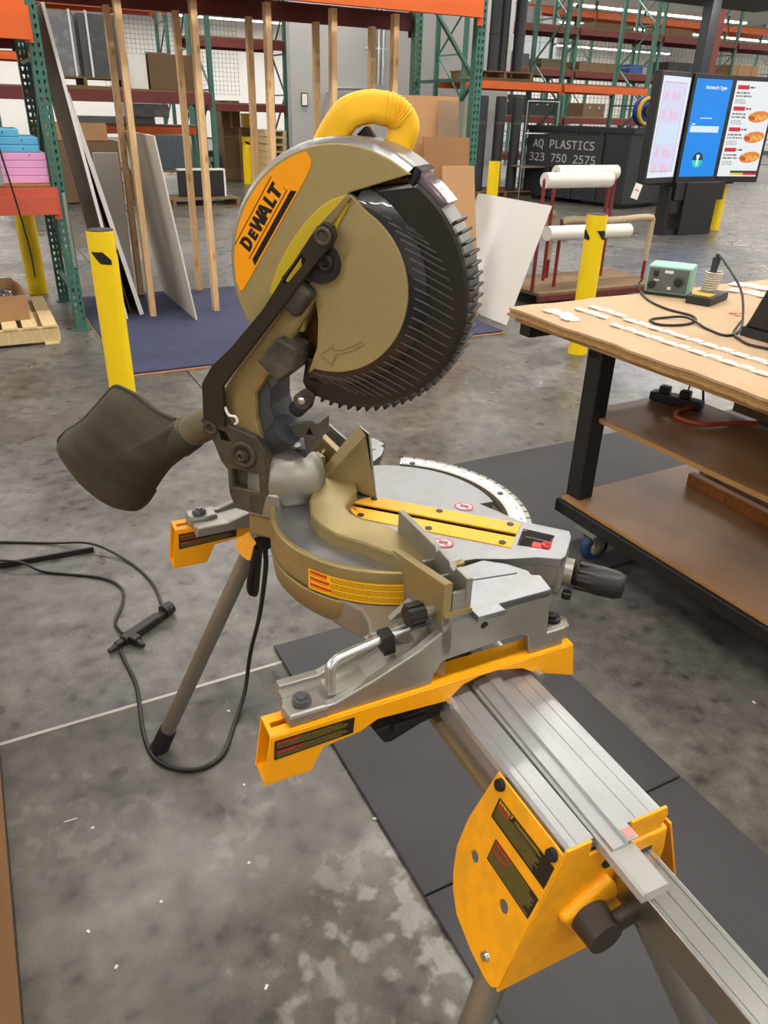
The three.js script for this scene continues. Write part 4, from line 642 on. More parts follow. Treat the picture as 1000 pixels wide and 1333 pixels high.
// ---------- cables and boards on the floor ----------
{
  const cord = (name, label, pts, r = 0.0048) => one(name, label, 'cord', tube(pts, r, 140, 8), M.black);
  cord('long_cable', 'black saw power cord hanging from the stand and curving round the left leg', [[-0.1, 0.74, -1.3], [-0.2, 0.76, -1.35], [-0.246, 0.7, -1.373], [-0.264, 0.58, -1.441], [-0.309, 0.36, -1.567], [-0.36, 0.16, -1.661], [-0.379, 0.04, -1.639], [-0.393, 0.006, -1.554], [-0.403, 0.006, -1.435], [-0.451, 0.006, -1.384], [-0.52, 0.006, -1.384], [-0.58, 0.006, -1.42], [-0.629, 0.006, -1.5], [-0.67, 0.006, -1.602], [-0.71, 0.006, -1.697], [-0.764, 0.006, -1.782], [-0.8, 0.009, -1.84]], 0.006);
  one('cable_loop', 'folded black cord end hanging under the yellow hinge of the far leg', 'cord', tube([[-0.24, 0.7, -1.37], [-0.262, 0.62, -1.4], [-0.272, 0.56, -1.42], [-0.262, 0.55, -1.42], [-0.25, 0.62, -1.4], [-0.235, 0.71, -1.37]].map((q) => V(q[0] - 0.022, q[1] - 0.01, q[2] + 0.02)), 0.008, 40, 8), M.black);
  cord('extension_cable', 'black cable running from the plug adapter to the upper left across the floor', [[-0.727, 0.012, -2.04], [-0.759, 0.006, -2.127], [-0.827, 0.006, -2.243], [-0.948, 0.006, -2.366], [-1.105, 0.026, -2.446], [-1.285, 0.006, -2.475], [-1.6, 0.006, -2.47]]);
  cord('extension_cable', 'black cable leaving the side of the plug adapter towards the left edge', [[-0.82, 0.014, -1.92], [-0.867, 0.006, -1.99], [-0.877, 0.006, -2.098], [-0.914, 0.006, -2.19], [-1.007, 0.006, -2.248], [-1.215, 0.006, -2.275], [-1.33, 0.03, -2.3], [-1.6, 0.006, -2.33]]);
  const ad = thing('plug_adapter', 'black inline plug adapter joining the cables on the floor', 'adapter', V(-0.768, 0.0, -1.945), Math.atan2(0.093, -0.159) / RAD);
  part(ad, 'body', [rb(0.034, 0.03, 0.15, 0.008, 0, 0.016, 0), rb(0.028, 0.026, 0.05, 0.006, 0, 0.014, 0.085)], M.black);
  part(ad, 'plug', cy(0.022, 0.022, 0.035, 0, 0.023, 0.115, 'z', 20), M.black); part(ad, 'plug', [rb(0.03, 0.03, 0.03, 0.006, -0.028, 0.017, -0.05), rod([-0.03, 0.015, -0.05], [-0.07, 0.013, -0.055], 0.012, 0.007)], M.black); part(ad, 'plug', [rb(0.022, 0.022, 0.03, 0.005, 0, 0.014, -0.088), rod([0, 0.013, -0.09], [0.0, 0.011, -0.13], 0.011, 0.007)], M.black);
  one('black_angle_bar', 'black angle profile lying on the floor under the cable at left', 'metal bar', ext([[-0.02, 0], [0.02, 0], [0.02, 0.003], [-0.016, 0.003], [-0.016, 0.02], [-0.02, 0.02]], -0.33, 0.33), M.black, V(-1.4, 0.0005, -2.31), Math.atan2(0.29, -0.132) / RAD);
  const bd = thing('cardboard_carton', 'long brown carton standing along the left edge of the picture', 'carton', E(-0.7, 0, -1.03), TILT);
  part(bd, 'carton_body', rb(1.0, 0.35, 3.26, 0.004, 0, 0.1755, 0), Tm(0xa87c4e, 0x8d6238, 0.6, 0.9, 0.7, 0, {}, 4, 83, 0.1));
  part(bd, 'dark_base', bx(1.006, 0.012, 3.266, 0, 0.0065, 0), M.charcoal);
  one('floor_debris', 'tiny white plastic chips scattered on the concrete floor', 'debris', [[-0.45, -1.02], [-0.66, -1.2], [-0.2, -0.85], [-0.33, -1.34], [-0.58, -0.95], [0.0, -1.25], [-0.28, -1.12], [-0.5, -0.88], [1.1, -1.7], [0.62, -1.5], [-0.42, -1.6]].map(([x, z], i) => bx(0.006 + (i % 3) * 0.002, 0.003, 0.005, x, 0.0015, z, [0, i * 37, 0])).concat([bx(0.03, 0.002, 0.002, -0.72, 0.001, -1.22, [0, 25, 0])]), M.white).userData.kind = 'stuff';
}

// ---------- pallet racks ----------
function columnGeo(h, w = 0.078, d = 0.07, holes = true) {
  const hs = []; if (holes) for (let y = 0.09; y < h - 0.05; y += 0.0508) for (const s of [-1, 1]) { const x = s * w * 0.22; hs.push([[x - 0.006, y - 0.005], [x - 0.003, y - 0.016], [x + 0.003, y - 0.016], [x + 0.006, y - 0.005], [x + 0.0085, y + 0.005], [x + 0.005, y + 0.011], [x - 0.005, y + 0.011], [x - 0.0085, y + 0.005]].map(([a, b]) => [a + 0, b])); }
  return [ext([[-w / 2, 0], [w / 2, 0], [w / 2, h], [-w / 2, h]], -0.0025, 0, 0, hs), bx(0.0025, h, d, -w / 2, h / 2, -d / 2), bx(0.0025, h, d, w / 2, h / 2, -d / 2), bx(0.018, h, 0.0025, -w / 2 + 0.009, h / 2, -d), bx(0.018, h, 0.0025, w / 2 - 0.009, h / 2, -d), bx(w + 0.05, 0.008, d + 0.05, 0, 0.005, -d / 2)];
}
function frameParts(t, x, z0, z1, h, mat, matBack, holes) {
  const f = part(t, 'upright', columnGeo(h, 0.078, 0.07, holes), mat); f.position.set(x, 0, z0);
  const b = part(t, 'upright', columnGeo(h, 0.078, 0.07, holes), matBack); b.position.set(x, 0, z1 + 0.07);
  const br = []; const zz0 = z0 - 0.06, zz1 = z1 + 0.07; let y = 0.25, s = 0; while (y < h - 0.7) { br.push(bar([x, y, s ? zz1 : zz0], [x, y + 0.75, s ? zz0 : zz1], 0.03, 0.025)); br.push(bar([x, y, zz0], [x, y, zz1], 0.03, 0.025)); y += 0.75; s = 1 - s; }
  part(t, 'brace', br, matBack);
}
function beamParts(t, x0, x1, y0, y1, z, mat, endMat) {
  const b = part(t, 'beam', [bx(x1 - x0, y1 - y0, 0.042, (x0 + x1) / 2, (y0 + y1) / 2, z + 0.012), bx(x1 - x0, (y1 - y0) * 0.7, 0.03, (x0 + x1) / 2, y0 + (y1 - y0) * 0.35, z + 0.035)], mat);
  for (const x of [x0 + 0.005, x1 - 0.005]) part(b, 'connector', bx(0.05, 0.2, 0.008, x, (y0 + y1) / 2 - 0.02, z + 0.012), endMat || mat);
}
{
  // nearest row: left bay and the bay full of studs
  const t = thing('pallet_rack', 'nearest pallet rack with green uprights and orange beams behind the saw', 'rack', E(0, 0, -6), TILT);
  frameParts(t, 0.59, 0, -1.1, 3.3, M.green, M.green, true);
  frameParts(t, 3.95, 0, -1.1, 3.3, M.green, M.green, true);
  beamParts(t, 0.62, 3.92, 2.175, 2.31, 0, M.orange); beamParts(t, 0.62, 3.92, 2.15, 2.29, -1.13, M.maroon);
  beamParts(t, -2.1, 0.56, 0.815, 0.985, 0, M.salmon); beamParts(t, -2.1, 0.56, 0.815, 0.985, -1.13, M.maroon);
  beamParts(t, -2.1, 0.56, 1.84, 2.05, 0, M.orange); beamParts(t, -2.1, 0.56, 1.84, 2.05, -1.13, M.maroon);
  const dk = shared(bx(0.62, 0.018, 1.05, 0, 0, -0.55));
  for (let i = 0; i < 5; i++) { const m = part(t, 'deck_board', dk, M.palletOld); m.position.set(0.98 + i * 0.645, 2.325, 0); }
  for (let i = 0; i < 4; i++) for (const y of [0.997, 2.062]) { const m = part(t, 'deck_board', dk, M.plyEdge); m.position.set(0.23 - i * 0.645, y, 0); }
  part(t, 'location_sticker', bx(0.06, 0.1, 0.002, 0.16, 0.9, 0.052), P(0xf2d40a, 0.5)); part(t, 'sticker_arrow', ext([[0.15, 0.92], [0.17, 0.92], [0.17, 0.89], [0.18, 0.89], [0.16, 0.86], [0.14, 0.89], [0.15, 0.89]], 0.053, 0.0545), M.blackMatte);
  part(t, 'beam_tag', [bx(0.028, 0.085, 0.002, 0.535, 1.88, 0.02)], M.white); part(t, 'beam_tag', bx(0.018, 0.03, 0.001, 0.535, 1.885, 0.0215), P(0xd8471c, 0.5));
  part(t, 'tape', bx(0.02, 0.5, 0.002, 0.612, 0.7, 0.003), M.foil);
  // timber studs standing in two rows against the beams
  const names = ['first', 'second', 'third', 'fourth', 'fifth'];
  [1.15, 1.66, 2.2, 2.72, 3.25].forEach((x, i) => { one('timber_stud', names[i] + ' pale timber stud from the left in the front row against the orange beam', 'stud', rb(0.045, 2.15, 0.07, 0.003, 0, 1.075, 0), M.stud[i % 3], E(x, 0.021, -6.17), TILT, 'timber studs'); });
  [1.22, 1.74, 2.33, 2.92, 3.45].forEach((x, i) => { one('timber_stud', names[i] + ' pale timber stud from the left in the back row against the maroon beam', 'stud', rb(0.045, 2.13, 0.07, 0.003, 0, 1.065, 0), M.stud[(i + 1) % 3], E(x, 0.021, -6.98), TILT, 'timber studs'); });
}
// thin sheets and panels leaning in the racks: bottom corner, run along the floor, lean, height
function leaning(name, label, cat, x, z, w, h, th, leanDeg, turn, mat, y = 0.021, edge) {
  const t = thing(name, label, cat, E(x, y, z), TILT + turn, 'leaning sheets');
  const g = bx(w, h, th, 0, h / 2, 0).rotateX(-leanDeg * RAD).translate(0, th * Math.sin(Math.abs(leanDeg) * RAD) / 2 + 0.001, 0); part(t, 'sheet', g, mat);
  if (edge) part(t, 'edge_band', [bx(0.004, h, th + 0.002, w / 2, h / 2, 0), bx(0.004, h, th + 0.002, -w / 2, h / 2, 0), bx(w, 0.004, th + 0.002, 0, h, 0)].map((q) => q.rotateX(-leanDeg * RAD).translate(0, th * Math.sin(Math.abs(leanDeg) * RAD) / 2 + 0.001, 0)), edge);
  return t;
}
const brownBoard = Tm(0x6b5846, 0x5b4a3a, 0.4, 0.6, 0.7, 0, {}, 4, 85, 0.1), greyBoard = Tm(0xdcd8d0, 0xc9c5bc, 0.4, 0.6, 0.6, 0, {}, 4, 86, 0.1), paleBoard = Tm(0xdad5ca, 0xc8c3b8, 0.5, 0.8, 0.65, 0, {}, 4, 87, 0.1);
{
  // sheets set on edge along the depth of the rack, leaning to the left upright
  leaning('leaning_board', 'tallest brown board with a white edge leaning beside the green upright', 'board', 0.94, -6.6, 0.95, 2.05, 0.02, -7.2, -90, brownBoard, 0.021, M.white);
  leaning('leaning_board', 'brown board with white edge band leaning in front of the tallest one', 'board', 1.075, -6.62, 0.8, 1.56, 0.03, -11.6, -90, brownBoard, 0.021, M.white);
  leaning('leaning_board', 'narrow raw brown hardboard sheet between the two white edged boards', 'board', 1.0, -6.62, 0.7, 1.35, 0.006, -9, -90, M.cardDark);
  leaning('door_panel', 'grey framed door panel standing behind the front bollard', 'panel', 1.09, -7.07, 0.19, 1.12, 0.05, 0, 0, greyBoard, 0.021, P(0xc4c1ba, 0.5));
  leaning('pale_sheet', 'pale grey sheet leaning between the first two front timber studs', 'sheet', 1.43, -6.5, 1.2, 1.3, 0.012, -8, -90, paleBoard, 0.021);
}
{
  // white sheet and kraft-masked acrylic sheets against the right upright
  leaning('white_sheet', 'glossy white plastic sheet leaning beside the padded cart', 'sheet', 3.69, -5.44, 1.02, 0.945, 0.006, 19.5, -90, M.whiteGloss, 0.0);
  leaning('acrylic_sheet', 'tallest kraft paper masked acrylic sheet leaning right of the saw handle', 'sheet', 3.34, -5.62, 0.56, 1.6, 0.006, 5, 0, M.kraft, 0.021);
  const c = leaning('acrylic_sheet', 'clear acrylic sheet overlapping the tall kraft masked sheet', 'sheet', 3.54, -5.58, 0.26, 1.57, 0.004, 5, 0, phy({ color: 0xe9e4da, roughness: 0.05, transmission: 0.9, thickness: 0 }), 0.021); void c;
  leaning('acrylic_sheet', 'middle brown masked acrylic sheet leaning below the clear sheet', 'sheet', 3.455, -5.5, 0.42, 1.32, 0.006, 6, 0, Tm(0x9c7248, 0x8a6340, 0.4, 0.8, 0.3, 0, {}, 4, 88, 0.05), 0.021);
  leaning('acrylic_sheet', 'shortest tan cardboard sheet leaning at the right end of the masked sheets', 'sheet', 3.42, -5.15, 0.29, 1.15, 0.008, 12, 0, M.kraft, 0.021);
}
// ---------- goods in the left bay ----------
{
  const blue = P(0x5fb4e0, 0.7), pink = P(0xe9a6d6, 0.7), g = { w: 0.56, d: 0.42 };
  const nm = ['lowest', 'second', 'third', 'fourth', 'top']; const ys = [1.008, 1.055, 1.102, 1.149];
  ys.forEach((y, i) => { const t = thing('foam_tray', nm[i] === 'fourth' ? 'topmost pink foam tray directly below the blue trays' : nm[i] + ' pink foam tray from the bottom of the stack', 'tray', E(0.26, y, -6.24), TILT, 'foam trays'); part(t, 'tray', rb(g.w, 0.046, g.d, 0.004, 0, 0.023, 0), pink); if (i === 3) part(t, 'grommet', cy(0.005, 0.005, 0.002, 0.18, 0.03, 0.2105, 'z', 10), M.charcoal); });
  [[1.196, 0.53, 'lowest blue foam tray lying on the pink trays'], [1.243, 0.53, 'middle blue foam tray in the stack'], [1.29, 0.42, 'top blue foam tray, shorter than those below it']].forEach(([y, w, l]) => { const t = thing('foam_tray', l, 'tray', E(0.26 - (0.56 - w) / 2, y, -6.24), TILT, 'foam trays'); part(t, 'tray', rb(w, 0.046, g.d, 0.006, 0, 0.023, 0), blue); part(t, 'grommet', cy(0.005, 0.005, 0.002, w / 2 - 0.1, 0.024, 0.2105, 'z', 10), M.charcoal); });
  leaning('steel_sheet', 'bluish grey metal panel standing in front of the foam trays', 'panel', 0.17, -5.94, 0.16, 0.86, 0.004, 3, 0, P(0x90979c, 0.45, 0.3), 1.007);
  one('hanging_cable', 'thin black cable hanging in front of the grey metal panel at left', 'cord', tube([E(0.1, 2.0, -5.92), E(0.2, 1.7, -5.9), E(0.25, 1.3, -5.88), E(0.3, 0.9, -5.88), E(0.33, 0.6, -5.9), E(0.33, 0.42, -5.9)], 0.006, 50, 6), M.black);
  one('kraft_roll', 'crumpled brown paper bundle on top of the upper orange beam', 'paper', sph(0.16, 0, 0.13, 0, 1.3, 0.8, 1, 12), M.card, E(0.2, 2.072, -6.15), TILT);
  // pallet with the carton of screws
  const p = thing('wooden_pallet', 'pale new wooden pallet on the floor at the left edge', 'pallet', E(-0.15, 0, -6.15), TILT);
  const slat = shared(rb(0.095, 0.018, 0.98, 0.003, 0, 0.129, 0)), run = shared(rb(1.12, 0.1, 0.045, 0.003, 0, 0.07, 0));
  for (let i = 0; i < 9; i++) { const m = part(p, 'slat', slat, M.pallet); m.position.x = -0.5 + i * 0.1255; }
  for (const z of [-0.45, 0, 0.45]) { const m = part(p, 'stringer', run, M.pallet); m.position.z = z; }
  for (const x of [-0.5, 0, 0.5]) { const m = part(p, 'slat', slat, M.pallet); m.position.set(x, -0.119, 0); }
  const c = thing('open_carton', 'open cardboard carton of screws on the new pallet', 'carton', E(-0.03, 0.139, -6.1), TILT + 6);
  part(c, 'wall', [bx(0.5, 0.17, 0.006, 0, 0.085, 0.25), bx(0.5, 0.2, 0.006, 0, 0.1, -0.25), bx(0.006, 0.18, 0.5, 0.25, 0.09, 0), bx(0.006, 0.18, 0.5, -0.25, 0.09, 0), bx(0.5, 0.006, 0.5, 0, 0.004, 0)], M.card);
  part(c, 'flap', [bx(0.03, 0.004, 0.48, 0.262, 0.18, 0, [0, 0, -35])], M.card);
  const sc = []; for (let i = 0; i < 420; i++) { const x = rr(-0.22, 0.22), z = rr(-0.22, 0.22), a = rr(0, 6.28), e = rr(-0.3, 0.3); sc.push(bar([x, rr(0.1, 0.135), z], [x + 0.035 * Math.cos(a), 0.118 + 0.03 * e, z + 0.035 * Math.sin(a)], 0.008, 0.008)); }
  const scm = part(c, 'screws', [bx(0.47, 0.1, 0.47, 0, 0.057, 0), ...sc], M.foil); scm.userData.kind = 'stuff';
}
// ---------- padded cart ----------
{
  const t = thing('padded_cart', 'low cart with red steel loops wrapped in white foam rolls', 'cart', E(5.05, 0, -5.6), TILT);
  part(t, 'deck', rb(1.5, 0.03, 0.75, 0.004, 0.0, 0.115, -0.1), M.palletOld); part(t, 'deck_rim', [bx(1.5, 0.05, 0.03, 0, 0.08, 0.26), bx(1.5, 0.05, 0.03, 0, 0.08, -0.46)], M.maroon);
  const redm = P(0x7d2426, 0.5), foam = P(0xe4e0d6, 0.85), wrap = Tm(0xb9a88a, 0x9c8b70, 0.6, 0.08, 0.9, 0, {}, 6, 89, 0.3);
  for (const [x0, x1, z, h, w] of [[-0.74, -0.03, 0.16, 1.03, 1], [-0.34, 0.36, -0.2, 1.06, 1], [-0.72, -0.22, -0.3, 0.7, 0], [-0.42, 0.66, 0.06, 0.68, 0]]) {
    const lp = part(t, 'loop', [rod([x0, 0.13, z], [x0, h - 0.03, z], 0.016), rod([x1, 0.13, z], [x1, h - 0.03, z], 0.016), rod([x0, h, z], [x1, h, z], 0.016), sph(0.016, x0, h - 0.01, z, 1, 1.6, 1, 10), sph(0.016, x1, h - 0.01, z, 1, 1.6, 1, 10)], redm);
    if (w) part(lp, 'foam_roll', rod([x0 + 0.0, h, z], [x1 - 0.0, h, z], 0.062, 0.062, 24), foam); else part(lp, 'tape_wrap', [tube([[x0, h, z], [x0 + 0.1, h + 0.02, z + 0.01], [(x0 + x1) / 2, h, z], [x1 - 0.1, h + 0.01, z - 0.01], [x1, h, z]], 0.032, 30, 8), rod([x1, 0.3, z], [x1, h, z], 0.024, 0.028)], wrap);
  }
  part(t, 'foam_roll', rod([-0.7, 0.62, 0.22], [0.28, 0.6, 0.16], 0.06, 0.06, 24), foam);
  const tg = part(t, 'paper_tag', bx(0.07, 0.13, 0.002, 0.4, 0.92, 0.06, [0, -20, -18]), M.white); part(tg, 'tag_print', bx(0.04, 0.008, 0.001, 0.4, 0.93, 0.063, [0, -20, -18]), M.red);
  for (const [x, z] of [[-0.65, 0.18], [0.65, 0.18], [-0.65, -0.38], [0.65, -0.38]]) part(t, 'wheel', cy(0.05, 0.05, 0.03, x, 0.05, z, 'z', 20), M.rubber);
}
// ---------- dark steel bin ----------
{
  const t = thing('steel_bin', 'large black steel bin with white stencilled lettering', 'bin', E(11.35, 0, -12.7), TILT - 77);
  // local +z faces the lettered side
  part(t, 'shell', [bx(2.4, 1.2, 1.55, 0, 0.68, 0)], P(0x2b2d2f, 0.55, 0.2));
  part(t, 'rim', [bx(2.46, 0.08, 0.05, 0, 1.3, 0.78), bx(2.46, 0.08, 0.05, 0, 1.3, -0.78), bx(0.05, 0.08, 1.6, 1.21, 1.3, 0), bx(0.05, 0.08, 1.6, -1.21, 1.3, 0)], P(0x232527, 0.5, 0.2));
  for (const x of [-1.18, -0.6, -0.02, 0.56, 1.18]) part(t, 'rib', bx(0.05, 1.2, 0.03, x, 0.68, 0.788), P(0x323436, 0.5, 0.2));
  part(t, 'skid', [bx(0.2, 0.08, 1.5, -0.9, 0.04, 0), bx(0.2, 0.08, 1.5, 0.9, 0.04, 0)], M.black);
  const tx = canvasTex(1024, 384, (c, w, h) => { c.fillStyle = '#2b2d2f'; c.fillRect(0, 0, w, h); c.fillStyle = '#a9aaa8'; c.font = 'bold 130px monospace'; c.fillText('AQ PLASTICS', 60, 160); c.fillText('323 750 2575', 20, 320); });
  part(t, 'stencil', quad([-1.15, 0.62, 0.8035], [0.62, 0.62, 0.8035], [0.62, 1.2, 0.8035], [-1.15, 1.2, 0.8035], 0.002), decalMat(tx, 0.6), true);
}
// ---------- menu kiosk ----------
{
  const t = thing('menu_kiosk', 'black outdoor menu kiosk with three lit portrait screens', 'kiosk', E(9.45, 0, -8.55), TILT);
  const scr = (n, draw) => { const x = canvasTex(384, 704, draw); return std({ color: 0x050505, emissive: 0xffffff, emissiveMap: x, emissiveIntensity: 0.95, roughness: 0.25 }); };
  const pale = scr('a', (c, w, h) => { c.fillStyle = '#e4f0fa'; c.fillRect(0, 0, w, h); c.fillStyle = '#dcd9f4'; c.fillRect(30, 40, 310, 620); c.fillStyle = '#d6e6fa'; c.fillRect(30, 320, 310, 140); c.fillStyle = '#eec3d8'; for (const [x, y] of [[60, 100], [60, 230], [60, 500], [60, 610]]) { c.fillRect(x, y, 44, 54); c.fillRect(x + 110, y, 40, 60); c.fillRect(x + 170, y + 10, 40, 50); } c.strokeStyle = '#cfa9c0'; c.lineWidth = 6; c.strokeRect(30, 40, 310, 620); });
  const blue = scr('b', (c, w, h) => { c.fillStyle = '#0a8cf0'; c.fillRect(0, 0, w, h); c.fillStyle = '#fff'; c.font = 'bold 34px sans-serif'; c.fillText('Network Type', 110, 70); c.globalAlpha = 0.8; c.fillRect(110, 270, 130, 8); c.globalAlpha = 1; c.fillRect(35, 312, 34, 10); c.fillStyle = '#dff2fb'; c.fillRect(25, 330, 310, 46); c.fillStyle = '#15344c'; c.beginPath(); c.arc(170, 580, 58, 0, 7); c.fill(); c.fillStyle = '#1fd6c2'; c.beginPath(); c.arc(170, 580, 58, 0, 3.15); c.fill(); c.fillStyle = '#f4f4f4'; c.fillRect(160, 540, 20, 80); c.fillRect(152, 540, 36, 24); });
  const menu = scr('c', (c, w, h) => { c.fillStyle = '#eef2f4'; c.fillRect(0, 0, w, h); for (let i = 0; i < 4; i++) { const y = 30 + i * 152; c.fillStyle = '#d8283c'; c.fillRect(20, y, 110, 30); fineText(c, 140, y + 4, 60, 24, 1, '#444', 40 + i, 4); fineText(c, 20, y + 44, 150, 46, 2, '#666', 44 + i, 4); fineText(c, 20, y + 98, 110, 36, 3, '#999', 48 + i, 3); if (i > 0) { c.fillStyle = '#e58a35'; c.beginPath(); c.ellipse(280, y + 70, 100, 42, -0.1, 0, 7); c.fill(); c.fillStyle = '#f1b45c'; for (let k = 0; k < 9; k++) { c.beginPath(); c.ellipse(200 + k * 19, y + 60 + (k * 37 % 28), 16, 12, k, 0, 7); c.fill(); } c.fillStyle = '#cc4f30'; c.beginPath(); c.ellipse(215, y + 78, 34, 16, 0.2, 0, 7); c.fill(); } } c.fillStyle = '#333'; c.fillRect(120, 660, 264, 16); c.fillStyle = '#e6c83c'; c.fillRect(120, 676, 130, 18); c.fillStyle = '#d8283c'; c.fillRect(250, 676, 134, 18); });
  for (const [x, z, a, m, f] of [[-0.79, 0.07, 14, pale, 'pale lavender screen'], [0.0, 0.0, 0, blue, 'bright blue screen'], [0.79, 0.05, -10, menu, 'white food menu screen']]) {
    const ca = Math.cos(a * RAD), sa = Math.sin(a * RAD), R = (g) => mg(g).rotateY(a * RAD).translate(x, 0, z);
    const b = part(t, 'display', R([rb(0.785, 1.36, 0.12, 0.01, 0, 1.39, 0)]), M.black); b.userData.label = f;
    part(b, 'screen', R(quad([-0.345, 0.79, 0.061], [0.345, 0.79, 0.061], [0.345, 2.01, 0.061], [-0.345, 2.01, 0.061], 0.001)), m, true);
    const l = new THREE.RectAreaLight(m === blue ? 0x2a9cff : 0xeef2ff, 1.2, 0.69, 1.22); l.position.set(x + 0.07 * sa, 1.4, z + 0.07 * ca); l.rotation.y = a * RAD + Math.PI; l.castShadow = true; t.add(l);
  }
  part(t, 'pedestal', [rb(0.66, 0.72, 0.3, 0.01, 0.12, 0.36, -0.02), rb(1.0, 0.25, 0.26, 0.01, 0.1, 0.6, -0.02), rb(1.7, 0.12, 0.14, 0.01, 0, 0.74, -0.04)], M.black);
  part(t, 'side_foot', [bx(0.05, 0.66, 0.2, -0.46, 0.33, -0.02), bx(0.24, 0.08, 0.2, -0.34, 0.04, -0.02), bx(0.24, 0.2, 0.2, -0.34, 0.4, -0.02)], M.black);
  part(t, 'canopy_post', bx(0.16, 1.1, 0.16, 0.12, 2.5, -0.35), P(0x3a3d44, 0.35, 0.5));
  part(t, 'canopy', [rb(2.6, 0.1, 2.4, 0.02, 0.75, 3.06, -0.1)], M.charcoal);
  part(t, 'post_foot', bx(0.16, 1.95, 0.16, 0.12, 0.975, -0.35), M.black);
  for (const [x, z] of [[-0.12, 0.3], [0.6, 0.6]]) { part(t, 'canopy_light', cy(0.05, 0.05, 0.012, x, 3.005, z), std({ color: 0xffffff, emissive: 0xfff6e6, emissiveIntensity: 4 })); const l = new THREE.PointLight(0xfff2e0, 2.5, 0, 2); l.position.set(x, 2.97, z); l.castShadow = true; t.add(l); }
}

// ---------- distant racks ----------
function rackRow(label, x0, z, bays, h, levels, depth = 1.1, mats = {}) {
  const t = thing('pallet_rack', label, 'rack', E(x0, 0, z), TILT); let x = 0; const g = mats.green || M.green;
  frameParts(t, 0, 0, -depth, h, g, M.green, mats.holes || false);
  for (const w of bays) { frameParts(t, x + w, 0, -depth, h, g, M.green, mats.holes || false); for (const [y, m, hh] of levels) { beamParts(t, x + 0.04, x + w - 0.04, y, y + (hh || 0.13), 0, m); beamParts(t, x + 0.04, x + w - 0.04, y, y + (hh || 0.13), -depth, m); const d = part(t, 'deck', bx(w - 0.1, 0.03, depth - 0.1, x + w / 2, y + (hh || 0.13) + 0.016, -depth / 2), M.palletOld); void d; } x += w; }
  return t;
}
const crate = (name, label, cat, w, h, d, mat, x, y, z, turn = 0, lid, group) => { const t = thing(name, label, cat, E(x, y, z), TILT + turn, group); part(t, 'body', rb(w, h, d, 0.008, 0, h / 2 + 0.001, 0), mat); if (lid) part(t, lid[0], lid[1].map((q) => bx(...q)), lid[2]); return t; };
const darkPallet = (x, y, z, w, label, d = 0.95) => { const t = thing('dark_pallet', label, 'pallet', E(x, y, z), TILT, 'old pallets on the racks'); for (let i = 0; i < 6; i++) part(t, 'slat', bx(w, 0.02, 0.11, 0, 0.13, -d / 2 + 0.06 + i * (d - 0.12) / 5), M.palletOld); for (const q of [-0.45, 0, 0.45]) part(t, 'stringer', bx(0.05, 0.1, d, q * w, 0.07, 0), M.palletOld); part(t, 'bottom_slat', [bx(w, 0.02, 0.11, 0, 0.011, d / 2 - 0.06), bx(w, 0.02, 0.11, 0, 0.011, -d / 2 + 0.06)], M.palletOld); return t; };
